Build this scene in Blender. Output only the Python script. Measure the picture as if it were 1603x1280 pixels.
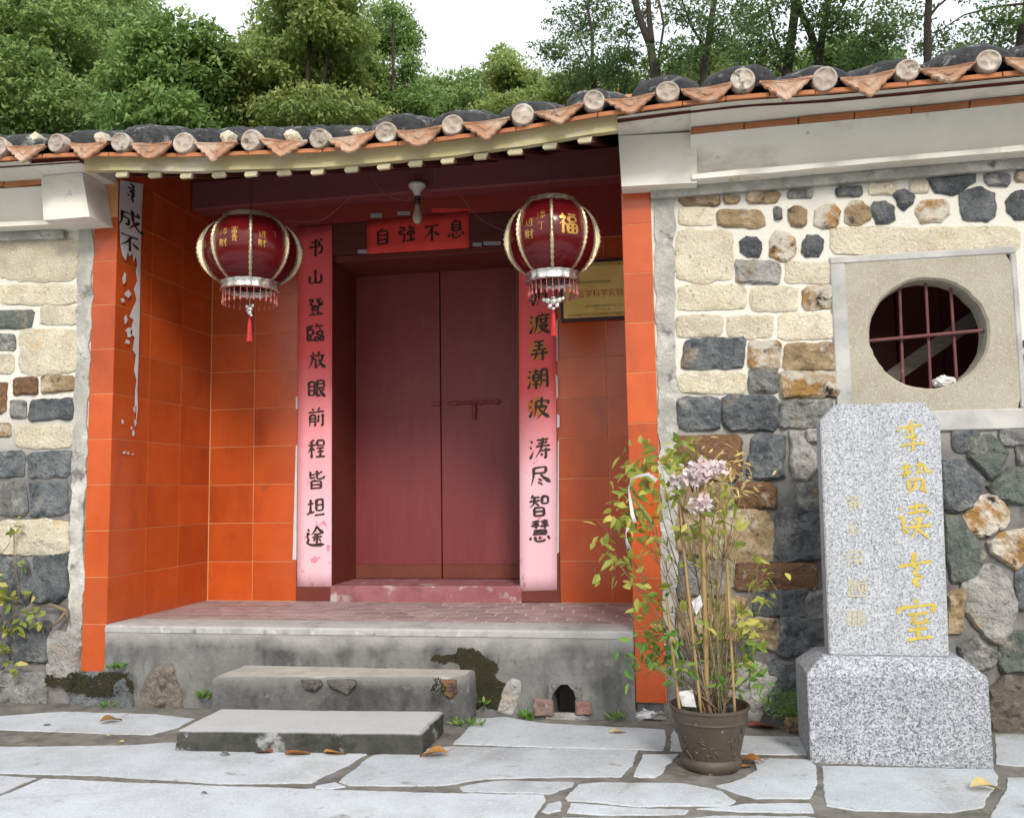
import bpy, bmesh, math, random
import numpy as np
from mathutils import Vector, noise

for _o in list(bpy.data.objects):
    bpy.data.objects.remove(_o)
SC = bpy.context.scene
COL = SC.collection

# ---------------------------------------------------------------- camera
# the camera was fitted to the courses of wall tiles (0.30 m high) of the porch
F_PX, PITCH, ROLL, YAW = 1373.77, 0.0945, -0.0162, -0.1767
CAM = np.array([3.6106, -5.2125, 0.8062])
def _axes():
    cy, sy, cp, sp = math.cos(YAW), math.sin(YAW), math.cos(PITCH), math.sin(PITCH)
    f = np.array([sy*cp, cy*cp, sp]); r = np.array([cy, -sy, 0.0]); u = np.cross(r, f)
    c, s = math.cos(ROLL), math.sin(ROLL)
    return c*r + s*u, -s*r + c*u, f
AX_R, AX_U, AX_F = _axes()
cam_data = bpy.data.cameras.new('camera')
cam_data.sensor_fit = 'HORIZONTAL'; cam_data.sensor_width = 36.0
cam_data.lens = 36.0*F_PX/1603.0
cam_data.clip_start = 0.05; cam_data.clip_end = 2000
cam = bpy.data.objects.new('camera', cam_data); COL.objects.link(cam)
from mathutils import Matrix
cam.matrix_world = Matrix(((AX_R[0], AX_U[0], -AX_F[0], CAM[0]), (AX_R[1], AX_U[1], -AX_F[1], CAM[1]),
                           (AX_R[2], AX_U[2], -AX_F[2], CAM[2]), (0, 0, 0, 1)))
SC.camera = cam

# ---------------------------------------------------------------- sky, sun, exposure: bright overcast day
SUN_EL, SUN_AZ = math.radians(35), math.radians(22)     # azimuth measured from straight in front of the house towards the right
world = bpy.data.worlds.new('World'); SC.world = world; world.use_nodes = True
nt = world.node_tree; nt.nodes.clear()
sky = nt.nodes.new('ShaderNodeTexSky'); sky.sky_type = 'NISHITA'; sky.sun_disc = False
sky.sun_elevation = SUN_EL; sky.sun_rotation = math.pi - SUN_AZ
sky.air_density = 1.0; sky.dust_density = 4.0; sky.ozone_density = 1.0
mixn = nt.nodes.new('ShaderNodeMix'); mixn.data_type = 'RGBA'; mixn.inputs[0].default_value = 0.80
tcw = nt.nodes.new('ShaderNodeTexCoord'); sxw = nt.nodes.new('ShaderNodeSeparateXYZ'); nt.links.new(tcw.outputs['Generated'], sxw.inputs[0])
mrw = nt.nodes.new('ShaderNodeMapRange'); mrw.inputs[3].default_value = .48; mrw.inputs[4].default_value = 1.06; nt.links.new(sxw.outputs[2], mrw.inputs[0])
vmw = nt.nodes.new('ShaderNodeVectorMath'); vmw.operation = 'SCALE'; vmw.inputs[0].default_value = (10.6, 11.0, 11.5); nt.links.new(mrw.outputs[0], vmw.inputs['Scale'])
nt.links.new(vmw.outputs[0], mixn.inputs[7])            # cloud layer: the standard overcast sky, three times brighter overhead than at the horizon
bg = nt.nodes.new('ShaderNodeBackground'); bg.inputs[1].default_value = 0.115
wo = nt.nodes.new('ShaderNodeOutputWorld')
nt.links.new(sky.outputs[0], mixn.inputs[6]); nt.links.new(mixn.outputs[2], bg.inputs[0]); nt.links.new(bg.outputs[0], wo.inputs[0])
sun_data = bpy.data.lights.new('sun', 'SUN'); sun_data.energy = 1.5; sun_data.angle = math.radians(12)
sun_data.color = (1.0, 0.95, 0.88)
sun = bpy.data.objects.new('sun', sun_data); COL.objects.link(sun)
_sd = Vector((math.sin(SUN_AZ)*math.cos(SUN_EL), -math.cos(SUN_AZ)*math.cos(SUN_EL), math.sin(SUN_EL)))
sun.rotation_euler = _sd.to_track_quat('Z', 'Y').to_euler(); sun.location = (6, -8, 9)
vs = SC.view_settings
vs.view_transform = 'Standard'; vs.look = 'None'; vs.exposure = 0.72; vs.gamma = 1.0; vs.use_curve_mapping = False
SC.cycles.use_denoising = True; SC.cycles.max_bounces = 8

# ---------------------------------------------------------------- pixels to places
def ray(px, py):
    return AX_F + AX_R*((px - 801.5)/F_PX) + AX_U*((640.0 - py)/F_PX)
def ony(px, py, Y=0.0):
    r = ray(px, py); t = (Y - CAM[1])/r[1]; return CAM + t*r
def onx(px, py, X=0.0):
    r = ray(px, py); t = (X - CAM[0])/r[0]; return CAM + t*r
def onz(px, py, Z=0.0):
    r = ray(px, py); t = (Z - CAM[2])/r[2]; return CAM + t*r
GZ = -0.50          # level of the paving
BACK = 1.255        # back wall of the porch
PW = 3.371          # clear width of the porch

# ---------------------------------------------------------------- mesh helpers
ORIG = {}           # world origin of every object built
def s8(r, g, b):
    f = lambda c: (c/255/12.92 if c <= 10 else ((c/255+0.055)/1.055)**2.4)
    return (f(r), f(g), f(b))
def empty(name, loc, label=None, cat=None, group=None, parent=None):
    o = bpy.data.objects.new(name, None); COL.objects.link(o); o.empty_display_size = 0.05
    w = np.array(loc, float); ORIG[o] = w
    if parent is not None:
        o.parent = parent; w2 = w - ORIG[parent]
    else:
        w2 = w
    o.location = w2
    if label: o['label'] = label
    if cat: o['category'] = cat
    if group: o['group'] = group
    return o
def place(o, world_loc, parent=None):
    w = np.array(world_loc, float); ORIG[o] = w
    if parent is not None:
        o.parent = parent; w = w - ORIG[parent]
    o.location = w
def tag(o, label, cat, group=None, kind=None):
    if label: o['label'] = label
    if cat: o['category'] = cat
    if group: o['group'] = group
    if kind: o['kind'] = kind
    return o
def link_mesh(name, me, parent=None, loc=(0, 0, 0)):
    o = bpy.data.objects.new(name, me); COL.objects.link(o); place(o, loc, parent); return o
class MB:
    """collects shapes; build() links them as ONE mesh object"""
    def __init__(s): s.v = []; s.f = []
    def add(s, v, f):
        k = len(s.v); s.v += [tuple(float(c) for c in p) for p in v]; s.f += [tuple(i+k for i in q) for q in f]; return s
    def box(s, a, b, bev=0.0, fn=None):
        bm = bmesh.new(); bmesh.ops.create_cube(bm, size=1)
        a = np.minimum(a, b) if False else np.array(a, float); b = np.array(b, float)
        c, d = (a+b)/2, np.abs(b-a)
        for v in bm.verts: v.co = Vector((c[0]+v.co.x*d[0], c[1]+v.co.y*d[1], c[2]+v.co.z*d[2]))
        if bev > 0: bmesh.ops.bevel(bm, geom=bm.edges[:], offset=min(bev, d.min()*0.45), segments=1, affect='EDGES', profile=0.5)
        bm.verts.index_update()
        vv = [tuple(v.co) for v in bm.verts]
        if fn: vv = [fn(p) for p in vv]
        s.add(vv, [[v.index for v in f.verts] for f in bm.faces]); bm.free(); return s
    def tube(s, pts, rad, n=8, cap=True):
        pts = [np.array(p, float) for p in pts]; m = len(pts)
        rad = [rad]*m if np.isscalar(rad) else rad
        k = len(s.v); prev = None
        for i, p in enumerate(pts):
            t = pts[min(i+1, m-1)] - pts[max(i-1, 0)]; t = t/(np.linalg.norm(t)+1e-9)
            if prev is None:
                h = np.array([0, 0, 1.0]) if abs(t[2]) < 0.9 else np.array([1.0, 0, 0])
                a = np.cross(t, h)
            else:
                a = prev - t*np.dot(prev, t)
            a = a/(np.linalg.norm(a)+1e-9); b = np.cross(t, a); prev = a
            for j in range(n):
                w = 2*math.pi*j/n; q = p + (a*math.cos(w) + b*math.sin(w))*rad[i]; s.v.append(tuple(q))
        for i in range(m-1):
            for j in range(n):
                s.f.append((k+i*n+j, k+i*n+(j+1) % n, k+(i+1)*n+(j+1) % n, k+(i+1)*n+j))
        if cap:
            s.f.append(tuple(k+j for j in reversed(range(n)))); s.f.append(tuple(k+(m-1)*n+j for j in range(n)))
        return s
    def lathe(s, prof, c, n=24, cap=True, wob=None):
        k = len(s.v); m = len(prof)
        for i, (r, z) in enumerate(prof):
            for j in range(n):
                w = 2*math.pi*j/n; rr = r*(wob(w, i) if wob else 1); s.v.append((c[0]+rr*math.cos(w), c[1]+rr*math.sin(w), c[2]+z))
        for i in range(m-1):
            for j in range(n):
                s.f.append((k+i*n+j, k+i*n+(j+1) % n, k+(i+1)*n+(j+1) % n, k+(i+1)*n+j))
        if cap:
            s.f.append(tuple(k+j for j in reversed(range(n)))); s.f.append(tuple(k+(m-1)*n+j for j in range(n)))
        return s
    def prism(s, poly, ext):
        """poly: 3D points of one face, ext: vector to the other face"""
        n = len(poly); e = np.array(ext, float); k = len(s.v)
        for p in poly: s.v.append(tuple(np.array(p, float)))
        for p in poly: s.v.append(tuple(np.array(p, float)+e))
        s.f.append(tuple(range(k, k+n))); s.f.append(tuple(range(k+2*n-1, k+n-1, -1)))
        for j in range(n): s.f.append((k+(j+1) % n, k+j, k+n+j, k+n+(j+1) % n))
        return s
    def sheet(s, poly):
        k = len(s.v); s.v += [tuple(float(c) for c in p) for p in poly]; s.f.append(tuple(range(k, k+len(poly)))); return s
    def mesh(s, name, mat, smooth=False, fix=True):
        me = bpy.data.meshes.new(name); me.from_pydata(s.v, [], s.f)
        if fix:
            bm = bmesh.new(); bm.from_mesh(me); bmesh.ops.recalc_face_normals(bm, faces=bm.faces[:]); bm.to_mesh(me); bm.free()
        if mat: me.materials.append(mat)
        if smooth:
            me.polygons.foreach_set('use_smooth', [True]*len(me.polygons))
            if smooth != 'full': me.set_sharp_from_angle(angle=math.radians(smooth if smooth is not True else 40))
        me.update(); return me
    def build(s, name, mat, parent=None, smooth=False, fix=True, origin=None):
        """vertices are world coordinates; with origin, the object's own origin is set there"""
        if origin is not None:
            o = np.array(origin, float); s.v = [tuple(np.array(p)-o) for p in s.v]
            return link_mesh(name, s.mesh(name, mat, smooth, fix), parent, o)
        return link_mesh(name, s.mesh(name, mat, smooth, fix), parent, (0, 0, 0))
def base_of(v):
    a = np.array(v); return np.array([(a[:, 0].min()+a[:, 0].max())/2, (a[:, 1].min()+a[:, 1].max())/2, a[:, 2].min()])

# ---------------------------------------------------------------- materials
def _noise(nt, vec, scale, detail=5, rough=0.55, stretch=(1, 1, 1)):
    if stretch != (1, 1, 1):
        mp = nt.nodes.new('ShaderNodeMapping'); mp.inputs['Scale'].default_value = stretch
        nt.links.new(vec, mp.inputs[0]); vec = mp.outputs[0]
    n = nt.nodes.new('ShaderNodeTexNoise'); n.inputs['Scale'].default_value = scale; n.inputs['Detail'].default_value = detail
    n.inputs['Roughness'].default_value = rough; nt.links.new(vec, n.inputs['Vector']); return n.outputs[0]
def _range(nt, val, lo, hi, a=0.0, b=1.0):
    m = nt.nodes.new('ShaderNodeMapRange'); m.inputs[1].default_value = lo; m.inputs[2].default_value = hi
    m.inputs[3].default_value = a; m.inputs[4].default_value = b; m.clamp = True; nt.links.new(val, m.inputs[0]); return m.outputs[0]
def _mix(nt, fac, a, b, blend='MIX'):
    m = nt.nodes.new('ShaderNodeMix'); m.data_type = 'RGBA'; m.blend_type = blend
    for sock, x in ((m.inputs[0], fac), (m.inputs[6], a), (m.inputs[7], b)):
        if hasattr(x, 'node'): nt.links.new(x, sock)
        elif isinstance(x, (int, float)): sock.default_value = x
        else: sock.default_value = (*x, 1)
    return m.outputs[2]
def mat(name, c1, c2, scale=6, lo=0.35, hi=0.65, detail=6, rough=0.85, bump=0.0, bscale=None, bdist=0.01, metal=0, spec=0.4,
        rnd=0.0, stretch=(1, 1, 1), layers=(), zgrad=None, trans=0, coat=0, voro=0, bstretch=(1, 1, 1), rndoff=True, tint=None):
    """layers: (rgb, scale, lo, hi, stretch) patches over the base; zgrad: (rgb, z0, z1, amp) second colour by height with a ragged edge"""
    m = bpy.data.materials.new(name); m.use_nodes = True; nt = m.node_tree
    b = nt.nodes['Principled BSDF']
    tc = nt.nodes.new('ShaderNodeTexCoord'); vec = tc.outputs['Object']
    if rndoff or rnd: oi = nt.nodes.new('ShaderNodeObjectInfo')
    pvec = vec
    if rndoff:
        mu = nt.nodes.new('ShaderNodeMath'); mu.operation = 'MULTIPLY'; mu.inputs[1].default_value = 53.0
        nt.links.new(oi.outputs['Random'], mu.inputs[0])
        ad = nt.nodes.new('ShaderNodeVectorMath'); ad.operation = 'ADD'
        nt.links.new(vec, ad.inputs[0]); nt.links.new(mu.outputs[0], ad.inputs[1]); pvec = ad.outputs[0]
    col = _mix(nt, _range(nt, _noise(nt, pvec, scale, detail, 0.6, stretch), lo, hi), c1, c2)
    for L in layers:
        st = L[4] if len(L) > 4 else (1, 1, 1)
        k = _range(nt, _noise(nt, pvec, L[1], 5, 0.62, st), L[2], L[3])
        col = _mix(nt, k, col, L[0])
    if zgrad:
        sx = nt.nodes.new('ShaderNodeSeparateXYZ'); nt.links.new(vec, sx.inputs[0])
        nz = _noise(nt, vec, 4.0, 5)
        a1 = nt.nodes.new('ShaderNodeMath'); a1.operation = 'MULTIPLY_ADD'; a1.inputs[1].default_value = zgrad[3]
        nt.links.new(nz, a1.inputs[0]); nt.links.new(sx.outputs[2], a1.inputs[2])
        col = _mix(nt, _range(nt, a1.outputs[0], zgrad[1]+zgrad[3]/2, zgrad[2]+zgrad[3]/2), col, zgrad[0])
    if tint:
        at = nt.nodes.new('ShaderNodeAttribute'); at.attribute_name = 'tint'
        col = _mix(nt, at.outputs['Fac'], col, tint)
    if rnd:
        hs = nt.nodes.new('ShaderNodeHueSaturation')
        nt.links.new(_range(nt, oi.outputs['Random'], 0, 1, 1-rnd, 1+rnd), hs.inputs['Value']); nt.links.new(col, hs.inputs['Color']); col = hs.outputs[0]
    nt.links.new(col, b.inputs['Base Color'])
    b.inputs['Roughness'].default_value = rough; b.inputs['Metallic'].default_value = metal
    b.inputs['Specular IOR Level'].default_value = spec
    if coat: b.inputs['Coat Weight'].default_value = coat; b.inputs['Coat Roughness'].default_value = 0.08
    if bump:
        bn = nt.nodes.new('ShaderNodeBump'); bn.inputs['Strength'].default_value = bump; bn.inputs['Distance'].default_value = bdist
        h = _noise(nt, pvec, bscale or scale*4, 8, 0.65, bstretch)
        if voro:
            vo = nt.nodes.new('ShaderNodeTexVoronoi'); vo.inputs['Scale'].default_value = voro; nt.links.new(pvec, vo.inputs['Vector'])
            mm = nt.nodes.new('ShaderNodeMath'); mm.operation = 'ADD'; nt.links.new(h, mm.inputs[0]); nt.links.new(vo.outputs[0], mm.inputs[1]); h = mm.outputs[0]
        nt.links.new(h, bn.inputs['Height']); nt.links.new(bn.outputs[0], b.inputs['Normal'])
    if trans:
        ts = nt.nodes.new('ShaderNodeBsdfTranslucent'); nt.links.new(col, ts.inputs[0])
        mx = nt.nodes.new('ShaderNodeMixShader'); mx.inputs[0].default_value = trans
        out = nt.nodes['Material Output']
        nt.links.new(b.outputs[0], mx.inputs[1]); nt.links.new(ts.outputs[0], mx.inputs[2]); nt.links.new(mx.outputs[0], out.inputs[0])
    return m

D = {}
D['pale'] = mat('pale_granite', (.74, .67, .51), (.60, .52, .37), 9, rough=.95, bump=.9, bscale=60, bdist=.022, rnd=.12,
                layers=[((.58, .52, .42), 3, .5, .7), ((.34, .27, .18), 45, .57, .70), ((.80, .75, .63), 60, .55, .68), ((.46, .39, .29), 6, .58, .78), ((.62, .46, .24), 3.5, .64, .74)])
D['tan'] = mat('tan_stone', (.40, .29, .165), (.22, .15, .085), 10, rough=.95, bump=.9, bscale=30, bdist=.03, rnd=.15,
               layers=[((.54, .46, .34), 6, .50, .66), ((.09, .07, .055), 11, .58, .68), ((.17, .125, .08), 60, .58, .70), ((.62, .57, .47), 4, .60, .68), ((.40, .385, .35), 6, .62, .86)])
D['dark'] = mat('blue_grey_stone', (.075, .086, .095), (.19, .20, .20), 9, rough=.85, bump=1.0, bscale=26, bdist=.045, rnd=.22, spec=.5,
                layers=[((.030, .036, .044), 7, .52, .66), ((.20, .215, .22), 14, .57, .70), ((.34, .325, .285), 5, .58, .72), ((.03, .035, .04), 70, .58, .68), ((.34, .35, .34), 90, .62, .72), ((.28, .20, .12), 3, .66, .74), ((.40, .385, .35), 6, .62, .86)])
D['grey'] = mat('grey_stone', (.17, .17, .165), (.30, .29, .27), 12, rough=.9, bump=1.0, bscale=30, bdist=.038, rnd=.18,
                layers=[((.06, .06, .06), 15, .56, .7), ((.48, .46, .40), 6, .56, .70), ((.07, .07, .07), 70, .58, .68), ((.32, .24, .15), 3.5, .63, .72), ((.40, .385, .35), 6, .62, .86)])
D['orange'] = mat('ochre_veined_stone', (.58, .53, .44), (.36, .20, .065), 9, .46, .60, rough=.9, bump=.9, bscale=26, bdist=.038, rnd=.12,
                  layers=[((.05, .035, .03), 8, .58, .66), ((.62, .58, .50), 14, .60, .68)])
D['brown'] = mat('brown_stone', (.15, .085, .05), (.26, .13, .055), 9, rough=.9, bump=1.0, bscale=30, bdist=.038, rnd=.15,
                 layers=[((.06, .05, .05), 9, .54, .66), ((.42, .35, .26), 12, .60, .70), ((.50, .36, .18), 4, .62, .72), ((.40, .385, .35), 6, .62, .86)])
D['green'] = mat('green_grey_stone', (.115, .14, .125), (.20, .22, .19), 10, rough=.9, bump=1.0, bscale=26, bdist=.038, rnd=.15,
                 layers=[((.05, .06, .06), 6, .52, .66), ((.38, .36, .28), 6, .55, .70), ((.05, .06, .055), 60, .58, .68), ((.40, .28, .13), 3.2, .66, .74), ((.40, .385, .35), 6, .62, .86)])
D['white'] = mat('white_grey_stone', (.48, .46, .42), (.30, .29, .27), 10, rough=.95, bump=1.0, bscale=28, bdist=.038, rnd=.1,
                 layers=[((.10, .10, .10), 16, .58, .70), ((.44, .34, .20), 5, .58, .72), ((.16, .155, .15), 60, .58, .68)])
D['conglom'] = mat('grey_brown_conglomerate', (.15, .125, .10), (.24, .205, .165), 14, rough=.95, bump=1.0, bscale=35, bdist=.04, rnd=.12,
                   layers=[((.07, .058, .05), 10, .54, .66), ((.34, .30, .25), 28, .60, .68), ((.10, .085, .09), 4, .58, .7)])
D['mortar'] = mat('wall_mortar', (.23, .22, .21), (.13, .125, .12), 8, rough=.95, bump=.8, bscale=45, bdist=.01, rndoff=False,
                  zgrad=((.70, .67, .59), .95, 1.5, .5), layers=[((.075, .07, .065), 3.5, .56, .70)])
D['cement'] = mat('cement_render', (.36, .355, .34), (.52, .51, .48), 5, rough=.95, bump=.5, bscale=40, bdist=.008,
                  layers=[((.22, .215, .2), 6, .58, .72), ((.45, .41, .25), 3, .66, .76)])
D['strip'] = mat('rough_cement_edge', (.50, .48, .42), (.34, .33, .30), 7, rough=.95, bump=1.0, bscale=30, bdist=.02,
                 layers=[((.62, .60, .55), 5, .52, .64), ((.17, .165, .155), 9, .58, .68), ((.24, .26, .30), 4, .64, .74)])
D['plaster'] = mat('cornice_plaster', (.80, .77, .69), (.72, .69, .60), 3, rough=.92, bump=.35, bscale=30, bdist=.006,
                   layers=[((.50, .47, .40), 2.5, .54, .76, (1, 1, 2)), ((.55, .44, .20), 3.2, .66, .78, (2, 1, .4)), ((.30, .28, .25), 9, .66, .78)])
D['tile'] = mat('orange_glazed_tile', (.44, .070, .012), (.50, .088, .016), 5, rough=.22, bump=.12, bscale=14, bdist=.006, rnd=.12, spec=.5,
                layers=[((.34, .052, .012), 2.2, .52, .7, (1, 1, .3)), ((.22, .05, .025), 7, .66, .80, (1, 1, .5)), ((.52, .16, .07), 5, .68, .82)])
D['grout'] = mat('tile_grout', (.62, .32, .16), (.55, .25, .10), 8, rough=.9)
D['maroon'] = mat('maroon_painted_wood', (.175, .030, .031), (.20, .037, .038), 3, rough=.5, bump=.2, bscale=8, bdist=.003, spec=.4, stretch=(4, 4, .6), bstretch=(6, 6, .5),
                  layers=[((.16, .027, .029), 2.0, .5, .75, (3, 3, .6)), ((.25, .065, .066), 5, .62, .82, (5, 5, .4)), ((.34, .17, .16), 26, .72, .76)])
D['brownwood'] = mat('brown_painted_wood', (.125, .022, .014), (.15, .03, .018), 4, rough=.6, bump=.2, bscale=12, bdist=.003, stretch=(1, 1, 1))
D['darkwood'] = mat('dark_stained_wood', (.085, .020, .016), (.12, .028, .022), 3, rough=.65, bump=.25, bscale=14, bdist=.004, stretch=(.5, 6, 6))
D['purple'] = mat('purple_painted_beam', (.18, .045, .05), (.21, .055, .058), 4, rough=.6, bump=.2, bscale=14, bdist=.003, stretch=(.4, 4, 4))
D['redwall'] = mat('red_painted_wall', (.27, .032, .022), (.32, .042, .027), 4, rough=.7, bump=.2, bscale=25, bdist=.003)
D['concrete'] = mat('weathered_concrete', (.20, .196, .188), (.14, .137, .132), 4.5, rough=.95, bump=.8, bscale=40, bdist=.01, rndoff=False,
                    layers=[((.065, .065, .065), 3.0, .48, .68, (1.5, 1, .7)), ((.26, .25, .23), 7, .58, .75), ((.06, .06, .06), 7, .58, .80, (2.2, 1, .7)), ((.11, .11, .105), 45, .58, .72)],
                    zgrad=((.33, .32, .30), -.14, -.04, .22))
D['floorcement'] = mat('floor_border_cement', (.42, .41, .39), (.33, .32, .305), 6, rough=.9, bump=.5, bscale=40, bdist=.006, rndoff=False, layers=[((.23, .225, .21), 4, .54, .72), ((.15, .145, .14), 9, .62, .74), ((.48, .47, .45), 14, .58, .7)])
D['hex'] = mat('hexagon_floor_tile', (.29, .195, .19), (.38, .29, .28), 7, rough=.6, bump=.3, bscale=30, bdist=.003, rnd=.14,
               layers=[((.40, .35, .33), 5, .56, .74)])
D['joint'] = mat('floor_joint', (.62, .56, .54), (.52, .46, .44), 10, rough=.95)
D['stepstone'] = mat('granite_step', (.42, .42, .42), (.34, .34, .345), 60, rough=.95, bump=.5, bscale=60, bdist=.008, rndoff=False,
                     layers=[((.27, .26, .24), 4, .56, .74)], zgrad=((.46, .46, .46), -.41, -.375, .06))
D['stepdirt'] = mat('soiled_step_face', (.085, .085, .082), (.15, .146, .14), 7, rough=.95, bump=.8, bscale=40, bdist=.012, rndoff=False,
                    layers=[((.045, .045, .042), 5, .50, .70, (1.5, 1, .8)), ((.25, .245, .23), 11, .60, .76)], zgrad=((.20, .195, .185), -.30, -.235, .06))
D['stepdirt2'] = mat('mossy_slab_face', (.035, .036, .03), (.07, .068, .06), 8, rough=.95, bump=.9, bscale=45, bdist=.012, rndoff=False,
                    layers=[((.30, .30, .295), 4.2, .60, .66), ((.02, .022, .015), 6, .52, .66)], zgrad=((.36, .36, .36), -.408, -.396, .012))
D['steptop'] = mat('worn_concrete_step', (.44, .41, .35), (.33, .31, .27), 6, rough=.95, bump=.5, bscale=40, bdist=.006,
                   layers=[((.22, .21, .19), 5, .6, .75)])
D['slab'] = mat('pale_granite_paving', (.47, .50, .525), (.38, .40, .42), 4, rough=.92, bump=.7, bscale=55, bdist=.006, rnd=.07,
                layers=[((.30, .295, .275), 2.2, .52, .80), ((.22, .22, .22), 110, .58, .70), ((.54, .56, .58), 80, .56, .70), ((.20, .19, .17), 6, .64, .76), ((.27, .255, .225), 13, .62, .76)])
D['bed'] = mat('paving_joint_earth', (.10, .092, .08), (.20, .185, .16), 9, rough=1, bump=.8, bscale=40, bdist=.01, rndoff=False,
               layers=[((.075, .085, .045), 6, .6, .72)])
D['earth'] = mat('earth', (.12, .095, .065), (.07, .075, .04), 2, rough=1, bump=.5, bscale=8, bdist=.03, rndoff=False)
D['wood_floor'] = mat('forest_floor', (.035, .05, .02), (.06, .06, .03), 1, rough=1, bump=.5, bscale=5, bdist=.1, rndoff=False)
D['rooftile'] = mat('lichened_dark_roof_tile', (.020, .021, .023), (.042, .042, .044), 14, rough=.95, bump=.9, bscale=30, bdist=.012, rnd=.2,
                    layers=[((.20, .20, .19), 12, .56, .66), ((.10, .095, .07), 5, .6, .72), ((.012, .012, .012), 30, .55, .66)])
D['terra'] = mat('terracotta_drip_tile', (.44, .25, .155), (.36, .18, .10), 12, rough=.95, bump=.8, bscale=40, bdist=.01, rnd=.1,
                 layers=[((.52, .40, .30), 7, .48, .68), ((.20, .12, .08), 12, .57, .70), ((.30, .27, .22), 30, .58, .70)])
D['capend'] = mat('pale_cap_tile_end', (.44, .36, .29), (.32, .26, .21), 14, rough=.95, bump=.7, bscale=50, bdist=.008, rnd=.13,
                  layers=[((.55, .51, .45), 10, .5, .66), ((.13, .11, .09), 16, .56, .68)])
D['brick'] = mat('orange_brick', (.48, .20, .09), (.38, .14, .06), 8, rough=.95, bump=.5, bscale=40, bdist=.006, rnd=.1)
D['oldbrick'] = mat('weathered_brick', (.25, .12, .09), (.18, .14, .125), 12, rough=.95, bump=.9, bscale=40, bdist=.012,
                    layers=[((.32, .28, .25), 14, .56, .68)])
D['yellow'] = mat('yellowed_fascia', (.50, .43, .22), (.42, .36, .20), 4, rough=.85, bump=.3, bscale=25, bdist=.004, stretch=(.6, 2, 3),
                  layers=[((.56, .54, .46), 3, .52, .72, (1, 1, 3)), ((.20, .18, .13), 4, .62, .76, (1, 1, 2))])
D['rafterend'] = mat('pale_rafter_end', (.55, .50, .33), (.46, .40, .25), 9, rough=.9, rnd=.1)
D['pebble'] = mat('pebbledash_panel', (.42, .385, .30), (.35, .315, .24), 5, rough=.95, bump=.8, bscale=110, bdist=.006, rndoff=False,
                  layers=[((.52, .49, .42), 130, .54, .66), ((.20, .18, .14), 120, .60, .70), ((.46, .38, .20), 2.6, .62, .74)])
D['barpaint'] = mat('maroon_painted_iron', (.17, .055, .055), (.11, .04, .04), 12, rough=.7, bump=.4, bscale=60, bdist=.003, layers=[((.20, .12, .10), 20, .6, .7)])
D['oldplank'] = mat('grey_weathered_plank', (.22, .19, .165), (.15, .13, .11), 5, rough=.9, bump=.4, bscale=20, bdist=.004, stretch=(1, 8, 8))
def granite(name, scale, dark, mid, light, kd, kl):
    """crystals of dark mica, grey quartz and white feldspar, with broad faint mottling and rain streaks"""
    m = bpy.data.materials.new(name); m.use_nodes = True; nt = m.node_tree; p = nt.nodes['Principled BSDF']
    tc = nt.nodes.new('ShaderNodeTexCoord'); vec = tc.outputs['Object']
    nz = nt.nodes.new('ShaderNodeTexNoise'); nz.inputs['Scale'].default_value = scale*1.3; nt.links.new(vec, nz.inputs['Vector'])
    sc = nt.nodes.new('ShaderNodeVectorMath'); sc.operation = 'MULTIPLY_ADD'; sc.inputs[1].default_value = (.012,)*3; nt.links.new(nz.outputs['Color'], sc.inputs[0]); nt.links.new(vec, sc.inputs[2])
    def cells(s):
        v = nt.nodes.new('ShaderNodeTexVoronoi'); v.inputs['Scale'].default_value = s; nt.links.new(sc.outputs[0], v.inputs['Vector'])
        sp = nt.nodes.new('ShaderNodeSeparateColor'); nt.links.new(v.outputs['Color'], sp.inputs[0]); return sp.outputs
    g1, g2 = cells(scale), cells(scale*1.9)
    big = _noise(nt, vec, 7, 4)
    sh = nt.nodes.new('ShaderNodeMath'); sh.operation = 'MULTIPLY_ADD'; sh.inputs[1].default_value = .35; nt.links.new(big, sh.inputs[0]); nt.links.new(g1[0], sh.inputs[2])
    col = _mix(nt, _range(nt, sh.outputs[0], kd+.15, kd+.25), dark, mid)
    col = _mix(nt, _range(nt, sh.outputs[0], kl+.10, kl+.22), col, light)
    col = _mix(nt, _range(nt, g2[1], .80, .86, 0, .85), col, dark)
    col = _mix(nt, _range(nt, g2[2], .74, .84, 0, .8), col, light)
    col = _mix(nt, _range(nt, _noise(nt, vec, 2.5, 4, .6, (3, 1, .5)), .52, .80, 0, .45), col, (.22, .215, .20))
    nt.links.new(col, p.inputs['Base Color']); p.inputs['Roughness'].default_value = .7
    bn = nt.nodes.new('ShaderNodeBump'); bn.inputs['Strength'].default_value = .3; bn.inputs['Distance'].default_value = .003
    nt.links.new(g1[0], bn.inputs['Height']); nt.links.new(bn.outputs[0], p.inputs['Normal']); return m
D['granite'] = granite('speckled_grey_granite', 165, (.15, .165, .19), (.33, .345, .37), (.52, .535, .555), .16, .58)
D['granite2'] = granite('coarse_grey_granite', 135, (.09, .10, .12), (.24, .255, .28), (.46, .475, .50), .20, .64)
D['gold'] = mat('gold_paint', (.60, .45, .06), (.44, .32, .05), 20, rough=.5, spec=.5)
D['palegold'] = mat('faded_gold_paint', (.50, .45, .28), (.44, .40, .27), 20, rough=.7)
D['ink'] = mat('black_ink', (.018, .013, .010), (.05, .03, .02), 30, rough=.55)
D['paper'] = mat('white_paper', (.62, .61, .60), (.52, .51, .52), 9, rough=.9, bump=.2, bscale=20, bdist=.003)
D['oldpaper'] = mat('old_grey_paper', (.40, .38, .39), (.33, .32, .33), 9, rough=.9, bump=.3, bscale=20, bdist=.003)
def red_paper(name, z0, z1):
    return mat(name, (.80, .065, .05), (.70, .055, .045), 5, rough=.75, bump=.15, bscale=14, bdist=.003, rndoff=False)
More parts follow.
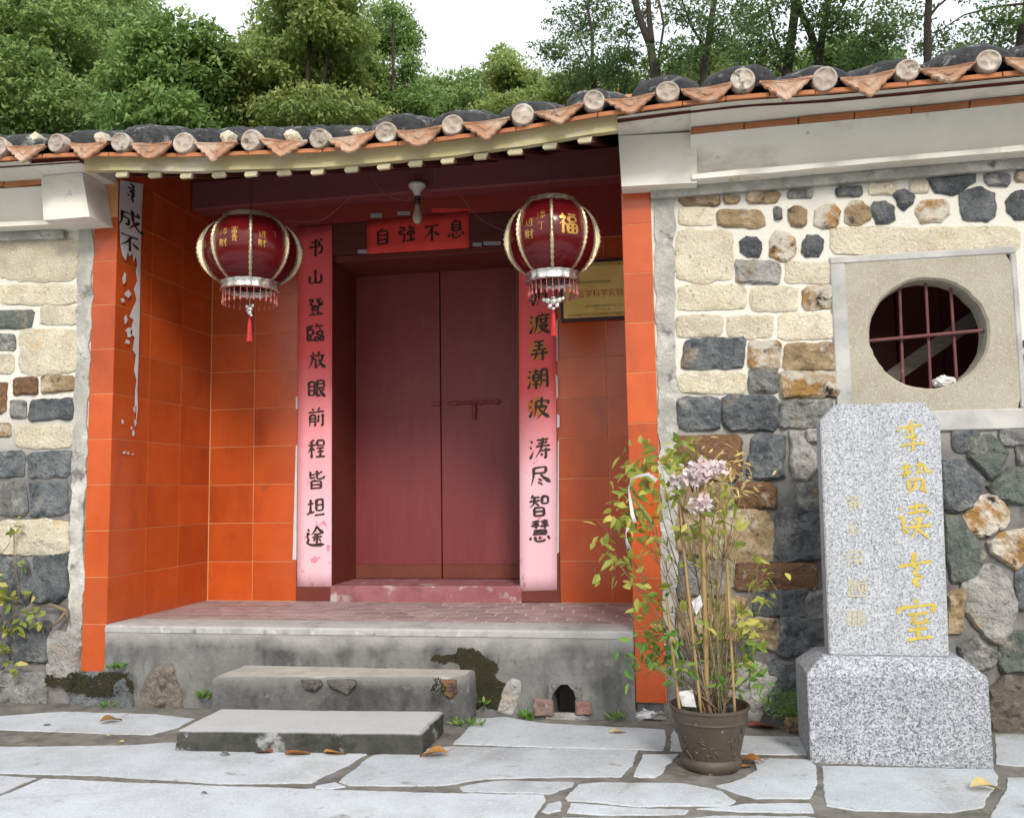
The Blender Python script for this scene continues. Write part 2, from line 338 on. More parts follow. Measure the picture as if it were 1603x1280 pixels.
def fading_paper(name, z0, z1):
    """red paper bleached to pink below z1; the dye that ran left red blots along both edges of the bleached part"""
    m = bpy.data.materials.new(name); m.use_nodes = True; nt = m.node_tree; b = nt.nodes['Principled BSDF']
    tc = nt.nodes.new('ShaderNodeTexCoord'); vec = tc.outputs['Object']
    sx = nt.nodes.new('ShaderNodeSeparateXYZ'); nt.links.new(vec, sx.inputs[0])
    a = nt.nodes.new('ShaderNodeMath'); a.operation = 'MULTIPLY_ADD'; a.inputs[1].default_value = .35
    nt.links.new(_noise(nt, vec, 5, 4), a.inputs[0]); nt.links.new(sx.outputs[2], a.inputs[2])
    k = _range(nt, a.outputs[0], z0+.17, z1+.17)
    col = _mix(nt, k, (.80, .50, .56), (.84, .12, .12))
    col = _mix(nt, _range(nt, a.outputs[0], z0+.17, z0+.30), col, col)
    blot = _range(nt, _noise(nt, vec, 16, 2, .4, (1, 1, .7)), .64, .69)
    inv = _range(nt, k, .0, .5, .75, 0)
    bm_ = nt.nodes.new('ShaderNodeMath'); bm_.operation = 'MULTIPLY'; nt.links.new(blot, bm_.inputs[0]); nt.links.new(inv, bm_.inputs[1])
    col = _mix(nt, bm_.outputs[0], col, (.58, .17, .25))
    nt.links.new(col, b.inputs['Base Color']); b.inputs['Roughness'].default_value = .75
    bn = nt.nodes.new('ShaderNodeBump'); bn.inputs['Strength'].default_value = .2; bn.inputs['Distance'].default_value = .004
    nt.links.new(_noise(nt, vec, 12, 4), bn.inputs['Height']); nt.links.new(bn.outputs[0], b.inputs['Normal'])
    return m
D['redpaper'] = red_paper('red_paper', 0, 0)
D['coupletL'] = fading_paper('faded_red_paper_long', .65, 1.95)
D['coupletR'] = fading_paper('faded_red_paper', .90, 1.60)
D['golddisc'] = mat('printed_gold_disc', (.62, .16, .05), (.60, .22, .05), 9, rough=.7)
D['lantern'] = mat('deep_red_lantern_plastic', (.15, .008, .012), (.19, .011, .014), 6, rough=.14, spec=.6, trans=.4, bump=.08, bscale=8, bdist=.004)
D['trim'] = mat('silvered_gilt_trim', (.62, .50, .30), (.70, .62, .46), 30, rough=.28, metal=.85, bump=.9, bscale=90, bdist=.006, layers=[((.40, .30, .14), 60, .56, .68)])
D['silver'] = mat('silvered_trim', (.74, .72, .68), (.62, .60, .55), 25, rough=.25, metal=.85, bump=.6, bscale=70, bdist=.004)
D['bead'] = mat('pink_bead', (.66, .24, .22), (.58, .16, .15), 10, rough=.3, trans=.3)
D['tassel'] = mat('red_tassel', (.55, .04, .035), (.45, .03, .03), 10, rough=.8)
D['iron'] = mat('dark_iron', (.05, .035, .03), (.09, .05, .04), 20, rough=.7)
D['ceramic'] = mat('white_ceramic', (.62, .60, .56), (.56, .54, .50), 8, rough=.3)
D['glassbulb'] = mat('frosted_bulb', (.60, .53, .36), (.55, .48, .33), 6, rough=.2, trans=.2)
D['wire'] = mat('grey_wire', (.20, .12, .11), (.24, .16, .15), 8, rough=.6)
D['brass'] = mat('brass_plaque', (.82, .60, .19), (.72, .50, .14), 5, rough=.35, metal=.1, bump=.05, bscale=20, bdist=.003)
D['brassrim'] = mat('embossed_brass', (.66, .48, .14), (.40, .27, .07), 60, rough=.35, metal=.3, bump=1, bscale=90, bdist=.005)
D['frame'] = mat('dark_plaque_frame', (.035, .02, .035), (.05, .03, .045), 8, rough=.4)
D['redtext'] = mat('red_lettering', (.42, .03, .02), (.38, .03, .02), 8, rough=.6)
D['pot'] = mat('brown_plastic_pot', (.062, .048, .034), (.085, .066, .048), 9, rough=.55, bump=.5, bscale=30, bdist=.006, rndoff=False,
               layers=[((.30, .27, .23), 22, .66, .72), ((.07, .055, .04), 6, .56, .7)])
D['soil'] = mat('potting_soil', (.04, .03, .022), (.07, .05, .035), 14, rough=1, bump=1, bscale=40, bdist=.02)
D['stem'] = mat('brown_twig', (.22, .155, .09), (.13, .10, .065), 14, rough=.85, bump=.4, bscale=40, bdist=.003)
D['bamboo'] = mat('bamboo_stake', (.36, .24, .10), (.27, .17, .07), 9, rough=.6, stretch=(4, 4, .6))
D['bark'] = mat('dark_bark', (.035, .028, .022), (.06, .048, .036), 5, rough=1, bump=1, bscale=12, bdist=.04, stretch=(3, 3, .6))
D['moss'] = mat('dark_moss', (.022, .022, .009), (.04, .035, .012), 12, rough=1)
D['fallen'] = mat('dry_leaf', (.36, .17, .04), (.22, .09, .025), 14, rough=.7, rnd=.25, bump=.3, bscale=30, bdist=.003, trans=.15)
D['petal'] = mat('pink_white_petal', (.74, .58, .60), (.78, .74, .72), 14, rough=.8, trans=.25, rnd=.1)
D['straw'] = mat('dry_straw', (.58, .46, .20), (.48, .36, .13), 10, rough=.85, trans=.2)
D['black'] = mat('black_plastic', (.025, .025, .03), (.04, .04, .045), 8, rough=.4)
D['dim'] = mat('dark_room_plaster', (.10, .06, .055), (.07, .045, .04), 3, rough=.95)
def leaf_mat(name, c1, c2, c3, tr=.35):
    return mat(name, c1, c2, 3, rough=.55, spec=.35, tint=c3, trans=tr, rndoff=False)
D['leafA'] = leaf_mat('foliage_blue_green', (.165, .27, .085), (.23, .35, .115), (.40, .49, .16), .45)
D['leafB'] = leaf_mat('foliage_deep_green', (.13, .245, .07), (.18, .31, .095), (.36, .46, .13), .45)
D['leafC'] = leaf_mat('foliage_yellow_green', (.20, .29, .085), (.26, .36, .11), (.46, .48, .15), .45)
D['leafD'] = leaf_mat('foliage_dark', (.06, .12, .04), (.09, .165, .055), (.20, .28, .08), .45)
D['leafP'] = leaf_mat('pot_plant_leaf', (.28, .33, .06), (.18, .27, .045), (.58, .52, .12))
D['leafG'] = leaf_mat('young_green_leaf', (.07, .20, .03), (.10, .26, .04), (.22, .32, .06))
D['leafV'] = leaf_mat('vine_leaf', (.26, .31, .06), (.17, .27, .05), (.58, .48, .14))

# ================================================================ GROUND AND PAVING
rng = random.Random(7)
def hill(x, y):
    if y < 5: return GZ - .05
    return GZ - .05 + (y-5)*.36*min(1, (y-5)/6)
gv, gf = [], []
xs = [-600, -200, -80, -40] + list(range(-30, 41, 2)) + [50, 90, 220, 600]
ys = [-600, -200, -60, -20, -8, 0, 4, 5] + [5+2*i for i in range(1, 20)] + [70, 120, 300, 600]
for y in ys:
    for x in xs:
        h = hill(x, min(y, 43)) + (noise.noise(Vector((x*.15, y*.15, 0)))*.8 if 8 < y < 100 else 0)
        gv.append((x, y, h))
for j in range(len(ys)-1):
    for i in range(len(xs)-1):
        k = j*len(xs)+i; gf.append((k, k+1, k+1+len(xs), k+len(xs)))
m = MB(); m.add(gv, gf); g = m.build('ground', D['wood_floor'], smooth='full'); tag(g, None, None, kind='structure')

m = MB(); m.box((-6, -14, GZ-.035), (9.5, .10, GZ-.0055))
paving = m.build('paving', D['bed']); tag(paving, None, None, kind='structure')
def slab(poly, name='paving_slab', z=GZ, th=.03, material=None, parent=None, wob=.006, seed=0):
    r = random.Random(seed); pts = []
    n = len(poly)
    for i in range(n):                                  # densify, roughen the edge
        a = np.array(poly[i]); b = np.array(poly[(i+1) % n]); L = np.linalg.norm(b-a); k = max(1, int(L/.022))
        for q in range(k):
            p = a + (b-a)*q/k
            q_ = noise.noise_vector(Vector((p[0]*7, p[1]*7, 0)))*1.6+noise.noise_vector(Vector((p[0]*30, p[1]*30, 3))); pts.append(p + wob*np.array([q_.x, q_.y]) + np.array([r.uniform(-wob, wob), r.uniform(-wob, wob)])*.25)
    c = np.mean(pts, axis=0); top = []
    for p in pts:
        d = c-p; top.append(p + d/np.linalg.norm(d)*.004)
    n = len(pts); m = MB()
    v = [(p[0], p[1], z-th) for p in pts] + [(p[0], p[1], z-.003+r.uniform(-.001, .001)) for p in pts] + [(p[0], p[1], z) for p in top]
    f = []
    for L in range(2):
        for i in range(n): f.append((L*n+i, L*n+(i+1) % n, (L+1)*n+(i+1) % n, (L+1)*n+i))
    f.append(tuple(2*n+i for i in range(n)))
    m.add(v, f); o = m.build(name, material or D['slab'], parent if parent is not None else paving, origin=(c[0], c[1], z-th), smooth=30)
    return o
SLABS = """
-300 1116 0 1120 100 1113 240 1117 305 1124 280 1137 235 1149 0 1141 -300 1138
-420 1168 0 1168 190 1166 272 1161 330 1171 575 1179 545 1196 486 1224 340 1225 150 1212 0 1209 -420 1200
-420 1207 0 1213 58 1217 0 1240 -420 1300
68 1218 300 1227 480 1233 650 1239 850 1243 852 1250 835 1280 790 1420 -420 1420 -420 1330 0 1245
584 1181 700 1167 1000 1173 990 1195 970 1214 860 1215 760 1217 700 1227 660 1229 545 1227 529 1222 562 1195
745 1124 790 1121 850 1131 1040 1141 1044 1150 1037 1173 880 1169 708 1163 722 1150
717 1231 780 1220 900 1223 897 1229 860 1241 722 1237
492 1229 524 1223 542 1229 520 1233 494 1232
907 1227 940 1223 1070 1225 1130 1237 1150 1252 1138 1260 1000 1261 890 1251 886 1247
855 1257 878 1252 881 1267 857 1272 847 1269
895 1255 1000 1264 1078 1267 1072 1273 960 1275 890 1270
880 1279 1080 1279 1120 1275 1260 1276 1290 1281 1400 1291 1500 1301 1450 1420 838 1420
1007 1180 1064 1179 1056 1188 1044 1196 1040 1206 1026 1216 1000 1215 990 1213
1178 1190 1200 1185 1266 1188 1276 1196 1278 1225 1268 1248 1185 1249 1150 1239 1122 1229 1160 1218 1186 1204
1052 1142 1062 1150 1260 1152 1262 1180 1170 1179 1048 1173
1285 1197 1555 1203 1564 1216 1540 1261 1490 1271 1340 1267 1292 1259 1288 1230
1557 1148 1780 1152 1780 1198 1590 1198 1560 1194
1578 1216 1780 1214 1780 1420 1525 1420 1553 1270 1572 1240
1165 1257 1268 1256 1276 1270 1160 1269 1088 1265 1130 1262"""
for i, ln in enumerate(SLABS.strip().split('\n')):
    t = [float(x) for x in ln.split()]
    poly = [onz(t[k], t[k+1], GZ)[:2] for k in range(0, len(t), 2)]
    slab(poly, seed=i)
# the paving goes on towards and behind the viewer and to both sides, in the same large slabs
y = -2.75; j = 0
while y > -9:
    d = rng.uniform(.55, .9); x = -4.0 - rng.random()
    while x < 9:
        w = rng.uniform(.9, 1.8)
        slab([(x, y-d), (x+w-.03, y-d+rng.uniform(-.03, .03)), (x+w-.03, y-.03), (x, y-.03+rng.uniform(-.03, .0))], seed=100+j); x += w; j += 1
    y -= d
for (x0, x1) in ((-4.5, -3.2), (-3.2, -2.0), (5.85, 7.2), (7.2, 8.6)):
    for (y0, y1) in ((-2.7, -2.0), (-1.97, -1.2), (-1.17, -.5)):
        slab([(x0, y0), (x1-.03, y0), (x1-.03, y1), (x0, y1)], seed=200+j); j += 1

# ================================================================ HOUSE
house = empty('stone_house', (1.7, 0, GZ), 'old stone house with orange tiled porch, maroon door and dark tiled roof', 'house')

# ---- eave line sags over the porch
_ex = [-1.6, -.51, -.09, .346, .769, 1.21, 1.645, 2.05, 2.444, 2.852, 3.257, 3.664, 4.07, 4.49, 4.90, 5.30, 6.6]
_ez = [3.06, 3.03, 3.022, 2.988, 2.945, 2.922, 2.900, 2.900, 2.904, 2.925, 2.962, 2.982, 2.994, 2.978, 2.978, 2.982, 2.99]
def eave(x): return float(np.interp(x, _ex, _ez))
SL = .38                        # roof pitch
EY = -.45                       # y of the eave line

# ---- rubble stone walls
def wallpt(px, py): p = ony(px, py, 0); return (p[0], p[2])
def stone_mesh(poly, seed, proud, rough=.012, flat=False, material=None, name='stone', parent=None, y0=.012, n=30):
    """poly in wall coordinates (x, z); a faceted or rounded stone bedded in the mortar"""
    r = random.Random(seed); rough = min(rough, (proud+.004)*.55)          # the face never sinks below the mortar
    P = np.array(poly, float); c = P.mean(axis=0)
    seg = np.linalg.norm(np.roll(P, -1, 0)-P, axis=1); tot = seg.sum(); pts = []
    acc = np.concatenate([[0], np.cumsum(seg)])
    for i in range(n):
        d = tot*i/n; k = int(np.searchsorted(acc, d, 'right')-1); k = min(k, len(P)-1)
        t = (d-acc[k])/seg[k]; pts.append(P[k]+(P[(k+1) % len(P)]-P[k])*t)
    pts = np.array(pts); w, h = np.ptp(P[:, 0]), np.ptp(P[:, 1]); jit = min(w, h)*.02
    off = Vector((r.random()*50, r.random()*50, r.random()*50))
    for i in range(n):
        q = noise.noise_vector(Vector((pts[i][0]*14, pts[i][1]*14, 0))+off)+.6*noise.noise_vector(Vector((pts[i][0]*40, pts[i][1]*40, 5))+off); pts[i] += np.array([q.x, q.y])*jit*2.7
    V, Fc = [], []
    edge = min(.016, min(w, h)*.12)
    rings = [(0, y0+.02), (0, y0-.3*proud-.004), (.5, y0-.75*proud-.004), (1.0, y0-proud-.004)]
    tx, tz = r.uniform(-.5, .5)*proud/w*1.2, r.uniform(-.4, .4)*proud/h*1.2
    def yy(p, base, amt):
        nn = noise.noise(Vector((p[0]*9, p[1]*9, 3))+off) + .8*noise.noise(Vector((p[0]*23, p[1]*23, 9))+off) + .4*noise.noise(Vector((p[0]*55, p[1]*55, 5))+off)
        return base - amt*nn*rough + amt*((p[0]-c[0])*tx + (p[1]-c[1])*tz)
    for (e, y) in rings:
        for p in pts:
            d = c-p; L = np.linalg.norm(d); q = p + d/L*min(edge*e, L*.3); V.append((q[0], yy(q, y, 0 if e == 0 else e), q[1]))
    inner = [(.80, 1.0), (.60, 1.0), (.40, 1.0), (.20, 1.0)]
    for (s, a) in inner:
        for p in pts:
            q = c + (p-c)*s*.93; V.append((q[0], yy(q, y0-proud*1.08-.004, 1), q[1]))
    V.append((c[0], yy(c, y0-proud*1.1-.004, 1), c[1]))
    nr = len(rings)+len(inner)
    for L in range(nr-1):
        for i in range(n): Fc.append((L*n+i, L*n+(i+1) % n, (L+1)*n+(i+1) % n, (L+1)*n+i))
    for i in range(n): Fc.append(((nr-1)*n+i, (nr-1)*n+(i+1) % n, nr*n))
    m = MB(); m.add(V, Fc)
    return m.build(name, material, parent, smooth=False if flat else 28, origin=(c[0], 0, c[1]))
KIND = {'p': ('pale', 9, .6), 't': ('tan', 5, 1.0), 'd': ('dark', 5, 1.5), 'g': ('grey', 5, 1.3), 'o': ('orange', 4, 1.2), 'b': ('brown', 5, 1.3), 'n': ('green', 4.5, 1.3), 'w': ('white', 4.5, 1.3), 'c': ('conglom', 4.5, 1.3)}
def box_poly(x0, y0, x1, y1, ex, seed, small=False):
    r = random.Random(seed); cx, cy, a, b = (x0+x1)/2, (y0+y1)/2, (x1-x0)/2, (y1-y0)/2
    ph = r.uniform(0, 6); out = []
    sk = r.uniform(-.07, .07) if ex < 8 else r.uniform(-.02, .02)
    if ex < 8:                                  # split rubble: straight uneven edges, cut corners
        cut = (lambda: r.uniform(.35, .95)) if small else (lambda: r.uniform(.10, .50))
        pts = []
        for (sx, sy) in ((-1, -1), (1, -1), (1, 1), (-1, 1)):
            u, v = cut(), cut(); m_ = min(a, b)
            p1 = (sx*(a-u*m_*.9), sy*b*r.uniform(.93, 1.04)); p2 = (sx*a*r.uniform(.93, 1.04), sy*(b-v*m_*.9))
            pts += [p1, p2] if sx*sy < 0 else [p2, p1]
        return [(cx+x+sk*y, cy+y+sk*x*b/a) for x, y in pts]
    for i in range(26):
        t = 2*math.pi*i/26; c, s = math.cos(t), math.sin(t)
        k = (abs(c)**ex+abs(s)**ex)**(-1/ex)
        k *= 1 + .018*math.sin(3*t+ph) + .014*math.sin(5*t+2*ph)
        x = cx+a*k*c; y = cy+b*k*s; out.append((x + sk*(y-cy), y + sk*.5*(x-cx)*b/a))
    return out
wall_r = MB()
XR0, XR1, ZT = 3.53, 8.2, 2.60
pw = [wallpt(1305, 398), wallpt(1600, 398), wallpt(1600, 675), wallpt(1305, 675)]
wx0, wx1 = (pw[0][0]+pw[3][0])/2, (pw[1][0]+pw[2][0])/2; wz1, wz0 = (pw[0][1]+pw[1][1])/2+.015, (pw[2][1]+pw[3][1])/2
for a, b in (((XR0, .012, GZ-.1), (wx0, .40, ZT)), ((wx1, .012, GZ-.1), (XR1, .40, ZT)), ((wx0, .012, GZ-.1), (wx1, .40, wz0)), ((wx0, .012, wz1), (wx1, .40, ZT))):
    wall_r.box(a, b)
rwall = wall_r.build('rubble_wall', D['mortar'], house)
wall_l = MB(); wall_l.box((-3.4, .012, GZ-.1), (-.178, .40, 2.66)); lwall = wall_l.build('rubble_wall', D['mortar'], house)
BOXES_R = """1060 300 1130 323 t;1131 305 1160 319 t;1167 298 1223 319 t;1231 296 1275 311 g;1307 290 1353 308 d;1361 286 1402 303 p;1425 282 1453 301 p;1540 269 1583 292 g;1588 266 1612 286 t
1063 325 1117 351 p;1123 327 1199 357 t;1210 322 1226 345 g;1233 320 1265 356 t;1274 318 1317 359 o;1322 313 1364 354 t;1362 313 1402 352 d;1432 312 1490 349 o;1572 296 1622 345 d
1058 359 1147 439 p;1157 368 1194 404 d;1203 360 1247 412 o;1255 366 1291 403 d;1152 408 1221 442 w;1231 410 1304 442 p;1300 355 1598 399 p
1062 447 1167 483 p;1176 449 1249 486 p;1256 447 1305 482 o;1060 494 1131 526 p;1139 494 1210 527 p;1219 491 1306 529 p
1069 530 1165 576 d;1171 535 1222 578 o;1228 538 1308 580 t;1064 583 1167 615 p;1172 577 1218 614 g;1221 584 1311 619 o
1062 622 1125 671 d;1132 620 1217 673 d;1223 627 1302 667 g;1062 683 1157 749 b;1263 674 1282 689 w
1151 757 1212 793 b;1248 755 1286 816 d;1135 799 1209 880 t;1214 799 1290 878 d;1153 882 1277 924 b;1180 924 1266 963 d;1262 926 1296 968 g
1176 970 1220 1014 t;1218 964 1292 1026 d;1204 1036 1262 1122 d;1062 757 1142 796 t;1062 803 1128 868 t;1062 876 1146 930 g;1062 937 1172 1000 t;1062 1006 1172 1028 d;1062 1034 1136 1090 g
1494 676 1531 705 d;1568 674 1614 695 g;1594 698 1625 729 g;1484 927 1507 990 t;1592 892 1630 952 d;1566 988 1625 1052 n;1300 684 1470 760 d;1300 770 1470 860 t;1300 870 1470 960 d;1470 1052 1546 1140 g;1300 970 1470 1120 d
1622 296 1680 350 p;1622 356 1740 400 p;1610 405 1690 450 d;1695 408 1760 455 p;1610 458 1700 520 p;1606 530 1680 580 d;1690 528 1770 584 t;1606 590 1700 650 o;1630 690 1720 760 d;1622 770 1700 850 t;1640 860 1740 960 n;1634 1060 1740 1140 d;1640 970 1740 1050 g"""
POLY_R = """d 1395 300 1418 295 1432 306 1430 318 1416 328 1405 320 1404 312
d 1454 281 1480 277 1526 273 1526 284 1494 305 1466 301
d 1504 303 1530 293 1557 302 1558 336 1545 346 1508 342
d 1176 690 1190 679 1228 682 1226 748 1200 750 1169 742 1172 720
w 1237 678 1252 677 1278 712 1279 735 1262 752 1243 750 1238 730
w 1141 1046 1160 1035 1192 1036 1215 1062 1200 1100 1190 1128 1150 1132 1140 1100
n 1513 684 1552 681 1578 706 1562 744 1548 749 1514 712
d 1476 722 1496 716 1541 752 1524 794 1500 801 1476 796
n 1546 760 1580 733 1625 731 1625 780 1600 790 1560 782
o 1504 812 1530 778 1558 772 1580 800 1574 826 1540 840 1512 834
n 1481 808 1505 806 1542 866 1526 906 1490 910 1478 860
o 1545 850 1580 830 1625 826 1622 872 1590 892 1552 868
w 1508 916 1540 884 1566 890 1593 940 1582 990 1566 1007 1542 996 1512 958
g 1501 1012 1530 998 1566 1024 1548 1047 1520 1052 1504 1040
c 1548 1078 1580 1054 1625 1068 1628 1144 1550 1146"""
BOXES_L = """-4 372 120 438 p;-4 446 121 476 p;-30 485 51 515 n;63 479 121 507 p;-30 521 22 548 g;29 516 120 585 p;-30 555 19 583 p;20 590 58 619 b;63 587 117 614 t;15 625 40 654 g;45 624 116 657 d;-30 597 9 650 b;-30 661 17 684 t;23 666 112 700 p
-30 706 39 748 d;42 705 112 748 d;-30 752 42 808 g;44 753 107 808 d;-4 816 105 866 p;-30 869 48 940 d;52 869 105 941 d;18 968 78 1036 d;-40 946 14 1046 d;74 988 124 1060 w;-40 1050 73 1102 g;112 1052 206 1108 d
-240 372 -12 436 p;-200 446 -12 476 p;-180 485 -38 550 t;-200 555 -38 650 d;-180 661 -38 748 p;-200 755 -38 866 t;-180 874 -45 1046 d;-200 1050 -48 1102 g"""
k = 0
for txt, wall in ((BOXES_R, rwall), (BOXES_L, lwall)):
    for e in txt.replace('\n', ';').split(';'):
        t = e.split(); x0, y0, x1, y1 = map(float, t[:4]); mt, ex, rg = KIND[t[4]]; k += 1
        low = (y0+y1)/2 > 600
        if wall is lwall: low = (y0+y1)/2 > 840
        gr = (3.2 if low else 1.6)+(.4 if ex < 8 else 0)-(1.6 if wall is lwall and ex < 8 else 0); small = wall is rwall and y1 < 425 and ex < 8
        if small: gr = -.6
        poly = [wallpt(*p) for p in box_poly(x0-gr, y0-gr, x1+gr, y1+gr, ex, k*13, small)]
        big = min(x1-x0, y1-y0)
        proud = (.007 if t[4] == 'p' else .015) + (.012 if low else 0)
        stone_mesh(poly, k*7, proud, rough=.013*rg*(1.5 if low else 1.0), flat=False, material=D[mt], parent=wall, n=44 if big > 30 else 30)
for ln in POLY_R.split('\n'):
    t = ln.split(); v = [float(a) for a in t[1:]]; mt, ex, rg = KIND[t[0]]; k += 1
    poly = [wallpt(v[i], v[i+1]) for i in range(0, len(v), 2)]; cc_ = np.mean(poly, axis=0); poly = [tuple(cc_+(np.array(p)-cc_)*1.07) for p in poly]
    low = v[1] > 600
    stone_mesh(poly, k*7, .014+(.016 if low else 0), rough=.019*rg, material=D[mt], parent=rwall, n=44)
# the same masonry goes on along both wings
for (xa, xb, wall) in ((6.06, 8.15, rwall), (-3.35, -1.72, lwall)):
    z = GZ+.01; r_w = random.Random(5 if wall is rwall else 6)
    while z < 2.45:
        h = min(r_w.uniform(.17, .30), 2.52-z); x = xa-r_w.uniform(0, .1)*(0 if wall is rwall else 1)
        while x < xb-.1:
            w = min(r_w.uniform(.2, .5), xb-x); kd_ = r_w.choice('ppppto' if z > 1.1 else 'ddgtnbw'); mt, ex, rg = KIND[kd_]; k += 1
            px_ = box_poly(0, 0, w-.03, h-.03, ex, k*13)
            stone_mesh([(x+p[0], z+p[1]) for p in px_], k*7, .008 if z > 1.1 else .024, rough=.013*rg, material=D[mt], parent=wall, n=30); x += w
        z += h
# smooth cement strips between the stones and the pillars
def strip(wall, pxs, y):
    v = [ony(px, py, 0) for px, py in pxs]; out = []
    for i in range(len(v)):
        a_, b_2 = v[i], v[(i+1) % len(v)]; kk = max(1, int(np.linalg.norm(b_2-a_)/.035))
        for s_ in range(kk):
            p = a_+(b_2-a_)*s_/kk; nn = noise.noise(Vector((p[0]*9, p[2]*9, 1)))+.5*noise.noise(Vector((p[0]*9, p[2]*30, 4)))
            out.append((p[0]+.022*nn, y, p[2]))
    m = MB(); m.prism(out, (0, .05, 0)); m.build('cement_strip', D['strip'], wall)
strip(lwall, [(124, 352), (146, 352), (127, 1010), (106, 1010), (112, 760), (120, 560)], -.004)
strip(rwall, [(1024, 300), (1057, 300), (1056, 480), (1062, 690), (1060, 1010), (1038, 1010)], -.004)

# ---- round barred window in its cement surround
win = empty('window', (float((wx0+wx1)/2), 0, float(wz0)), parent=house)
pin = [wallpt(1326, 406), wallpt(1588, 404), wallpt(1591, 646), wallpt(1331, 640)]
ix0, ix1, iz0, iz1 = (pin[0][0]+pin[3][0])/2, (pin[1][0]+pin[2][0])/2, (pin[2][1]+pin[3][1])/2, (pin[0][1]+pin[1][1])/2
m = MB(); b_ = .0
for a, b in (((wx0, -.010, iz1), (wx1, .06, wz1)), ((wx0, -.010, wz0), (wx1, .06, iz0)), ((wx0, -.010, iz0), (ix0, .06, iz1)), ((ix1, -.010, iz0), (wx1, .06, iz1))):
    m.box(a, b, .006)
m.build('window_surround', D['cement'], win)
c0, c1, c2, c3 = ony(1361, 523), ony(1547, 523), ony(1453, 437), ony(1453, 608)
hc = ((c0[0]+c1[0])/2, (c2[2]+c3[2])/2); hr = ((c1[0]-c0[0])/2, (c2[2]-c3[2])/2)
N = 72; V, Fc = [], []
for i in range(N):
    t = 2*math.pi*i/N; c, s = math.cos(t), math.sin(t)
    wob = 1+.016*noise.noise(Vector((c*4, s*4, 1)))+.014*noise.noise(Vector((c*13, s*13, 4)))
    inn = (hc[0]+hr[0]*c*wob, hc[1]+hr[1]*s*wob)
    q = min(((ix1-hc[0])/c if c > 0 else (ix0-hc[0])/c) if abs(c) > 1e-6 else 9, ((iz1-hc[1])/s if s > 0 else (iz0-hc[1])/s) if abs(s) > 1e-6 else 9)
    out = (hc[0]+c*q, hc[1]+s*q)
    V += [(out[0], -.004, out[1]), (inn[0]+.012*c, -.004, inn[1]+.012*s), (inn[0], .010, inn[1]), (inn[0]-.006*c, .13, inn[1]-.006*s), (out[0], .13, out[1])]
for i in range(N):
    j = (i+1) % N
    for q in range(5): Fc.append((i*5+q, j*5+q, j*5+(q+1) % 5, i*5+(q+1) % 5))
m = MB(); m.add(V, Fc); m.build('window_panel', D['pebble'], win, smooth=35)
bars = [((1408, 452), (1414, 604)), ((1449, 440), (1457, 609)), ((1488, 450), (1498, 600))]
for (a, b) in bars:
    p, q = ony(*a, .075), ony(*b, .075); m = MB(); d = (p-q); m.tube([p+d*.10, (p+q)/2, q-d*.10], .0085, 8); m.build('window_bar', D['barpaint'], win, smooth=True)
p, q = ony(1356, 534, .05), ony(1550, 516, .05); m = MB(); m.tube([p, q], .0105, 10); m.build('crossbar', D['barpaint'], win, smooth=True)
# the dim room behind it: boarded partition, floor and ceiling
m = MB()
for i in range(9):
    x = 4.0+i*.29; m.box((x, 1.05+.004*(i % 2), .0), (x+.284, 1.09, 2.9), .004)
inner = m.build('boarded_partition', D['maroon'], house)
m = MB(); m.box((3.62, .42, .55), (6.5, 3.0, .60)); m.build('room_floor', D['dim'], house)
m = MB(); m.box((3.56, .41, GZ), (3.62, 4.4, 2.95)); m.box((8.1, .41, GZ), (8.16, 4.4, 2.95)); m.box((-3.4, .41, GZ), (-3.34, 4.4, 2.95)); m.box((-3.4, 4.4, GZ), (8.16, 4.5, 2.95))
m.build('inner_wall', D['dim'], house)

# ---- tiled pillars and porch walls
def tile_field(name, origin, du, dv, us, vs_, nrm, th=-.0015, gap=.0048, parent=None, material=None, cut=None):
    """separate glazed tiles on a plane; us, vs_ are the joint positions along du and dv"""
    origin, du, dv, nrm = (np.array(a, float) for a in (origin, du, dv, nrm)); cache = {}
    for i in range(len(us)-1):
        for j in range(len(vs_)-1):
            w, h = us[i+1]-us[i]-gap, vs_[j+1]-vs_[j]-gap
            if w < .015 or h < .015: continue
            key = (round(w, 4), round(h, 4))
            if key not in cache:
                mm = MB(); e = .002
                a = [(-w/2, -h/2), (w/2, -h/2), (w/2, h/2), (-w/2, h/2)]; b = [(-w/2+e, -h/2+e), (w/2-e, -h/2+e), (w/2-e, h/2-e), (-w/2+e, h/2-e)]
                vv = [du*p[0]+dv*p[1]-nrm*.0045 for p in a]+[du*p[0]+dv*p[1]+nrm*(th-.0008) for p in a]+[du*p[0]+dv*p[1]+nrm*th for p in b]
                ff = [(0, 1, 5, 4), (1, 2, 6, 5), (2, 3, 7, 6), (3, 0, 4, 7), (4, 5, 9, 8), (5, 6, 10, 9), (6, 7, 11, 10), (7, 4, 8, 11), (8, 9, 10, 11)]
                mm.add(vv, ff); cache[key] = mm.mesh(name, material or D['tile'])
            c = origin + du*(us[i]+us[i+1])/2 + dv*(vs_[j]+vs_[j+1])/2
            ot = link_mesh(name, cache[key], parent, c); ot.rotation_euler = (rng.uniform(-.0025, .0025)*(1-abs(nrm[0])), rng.uniform(-.0025, .0025)*abs(nrm[0]), rng.uniform(-.0025, .0025))
X, Yv, Zv = (1, 0, 0), (0, 1, 0), (0, 0, 1)
zL = [-.30] + [.3*i for i in range(0, 10)]
m = MB(); m.box((-.178, .004, -.30), (-.004, .40, 2.95)); pl = m.build('pillar', D['grout'], house)
tile_field('wall_tile', (0, 0, 0), X, Zv, [-.178, -.001], zL, (0, -1, 0), parent=pl)
m = MB(); m.box((PW+.004, .004, -.405), (PW+.178, .40, 2.95)); pr = m.build('pillar', D['grout'], house)
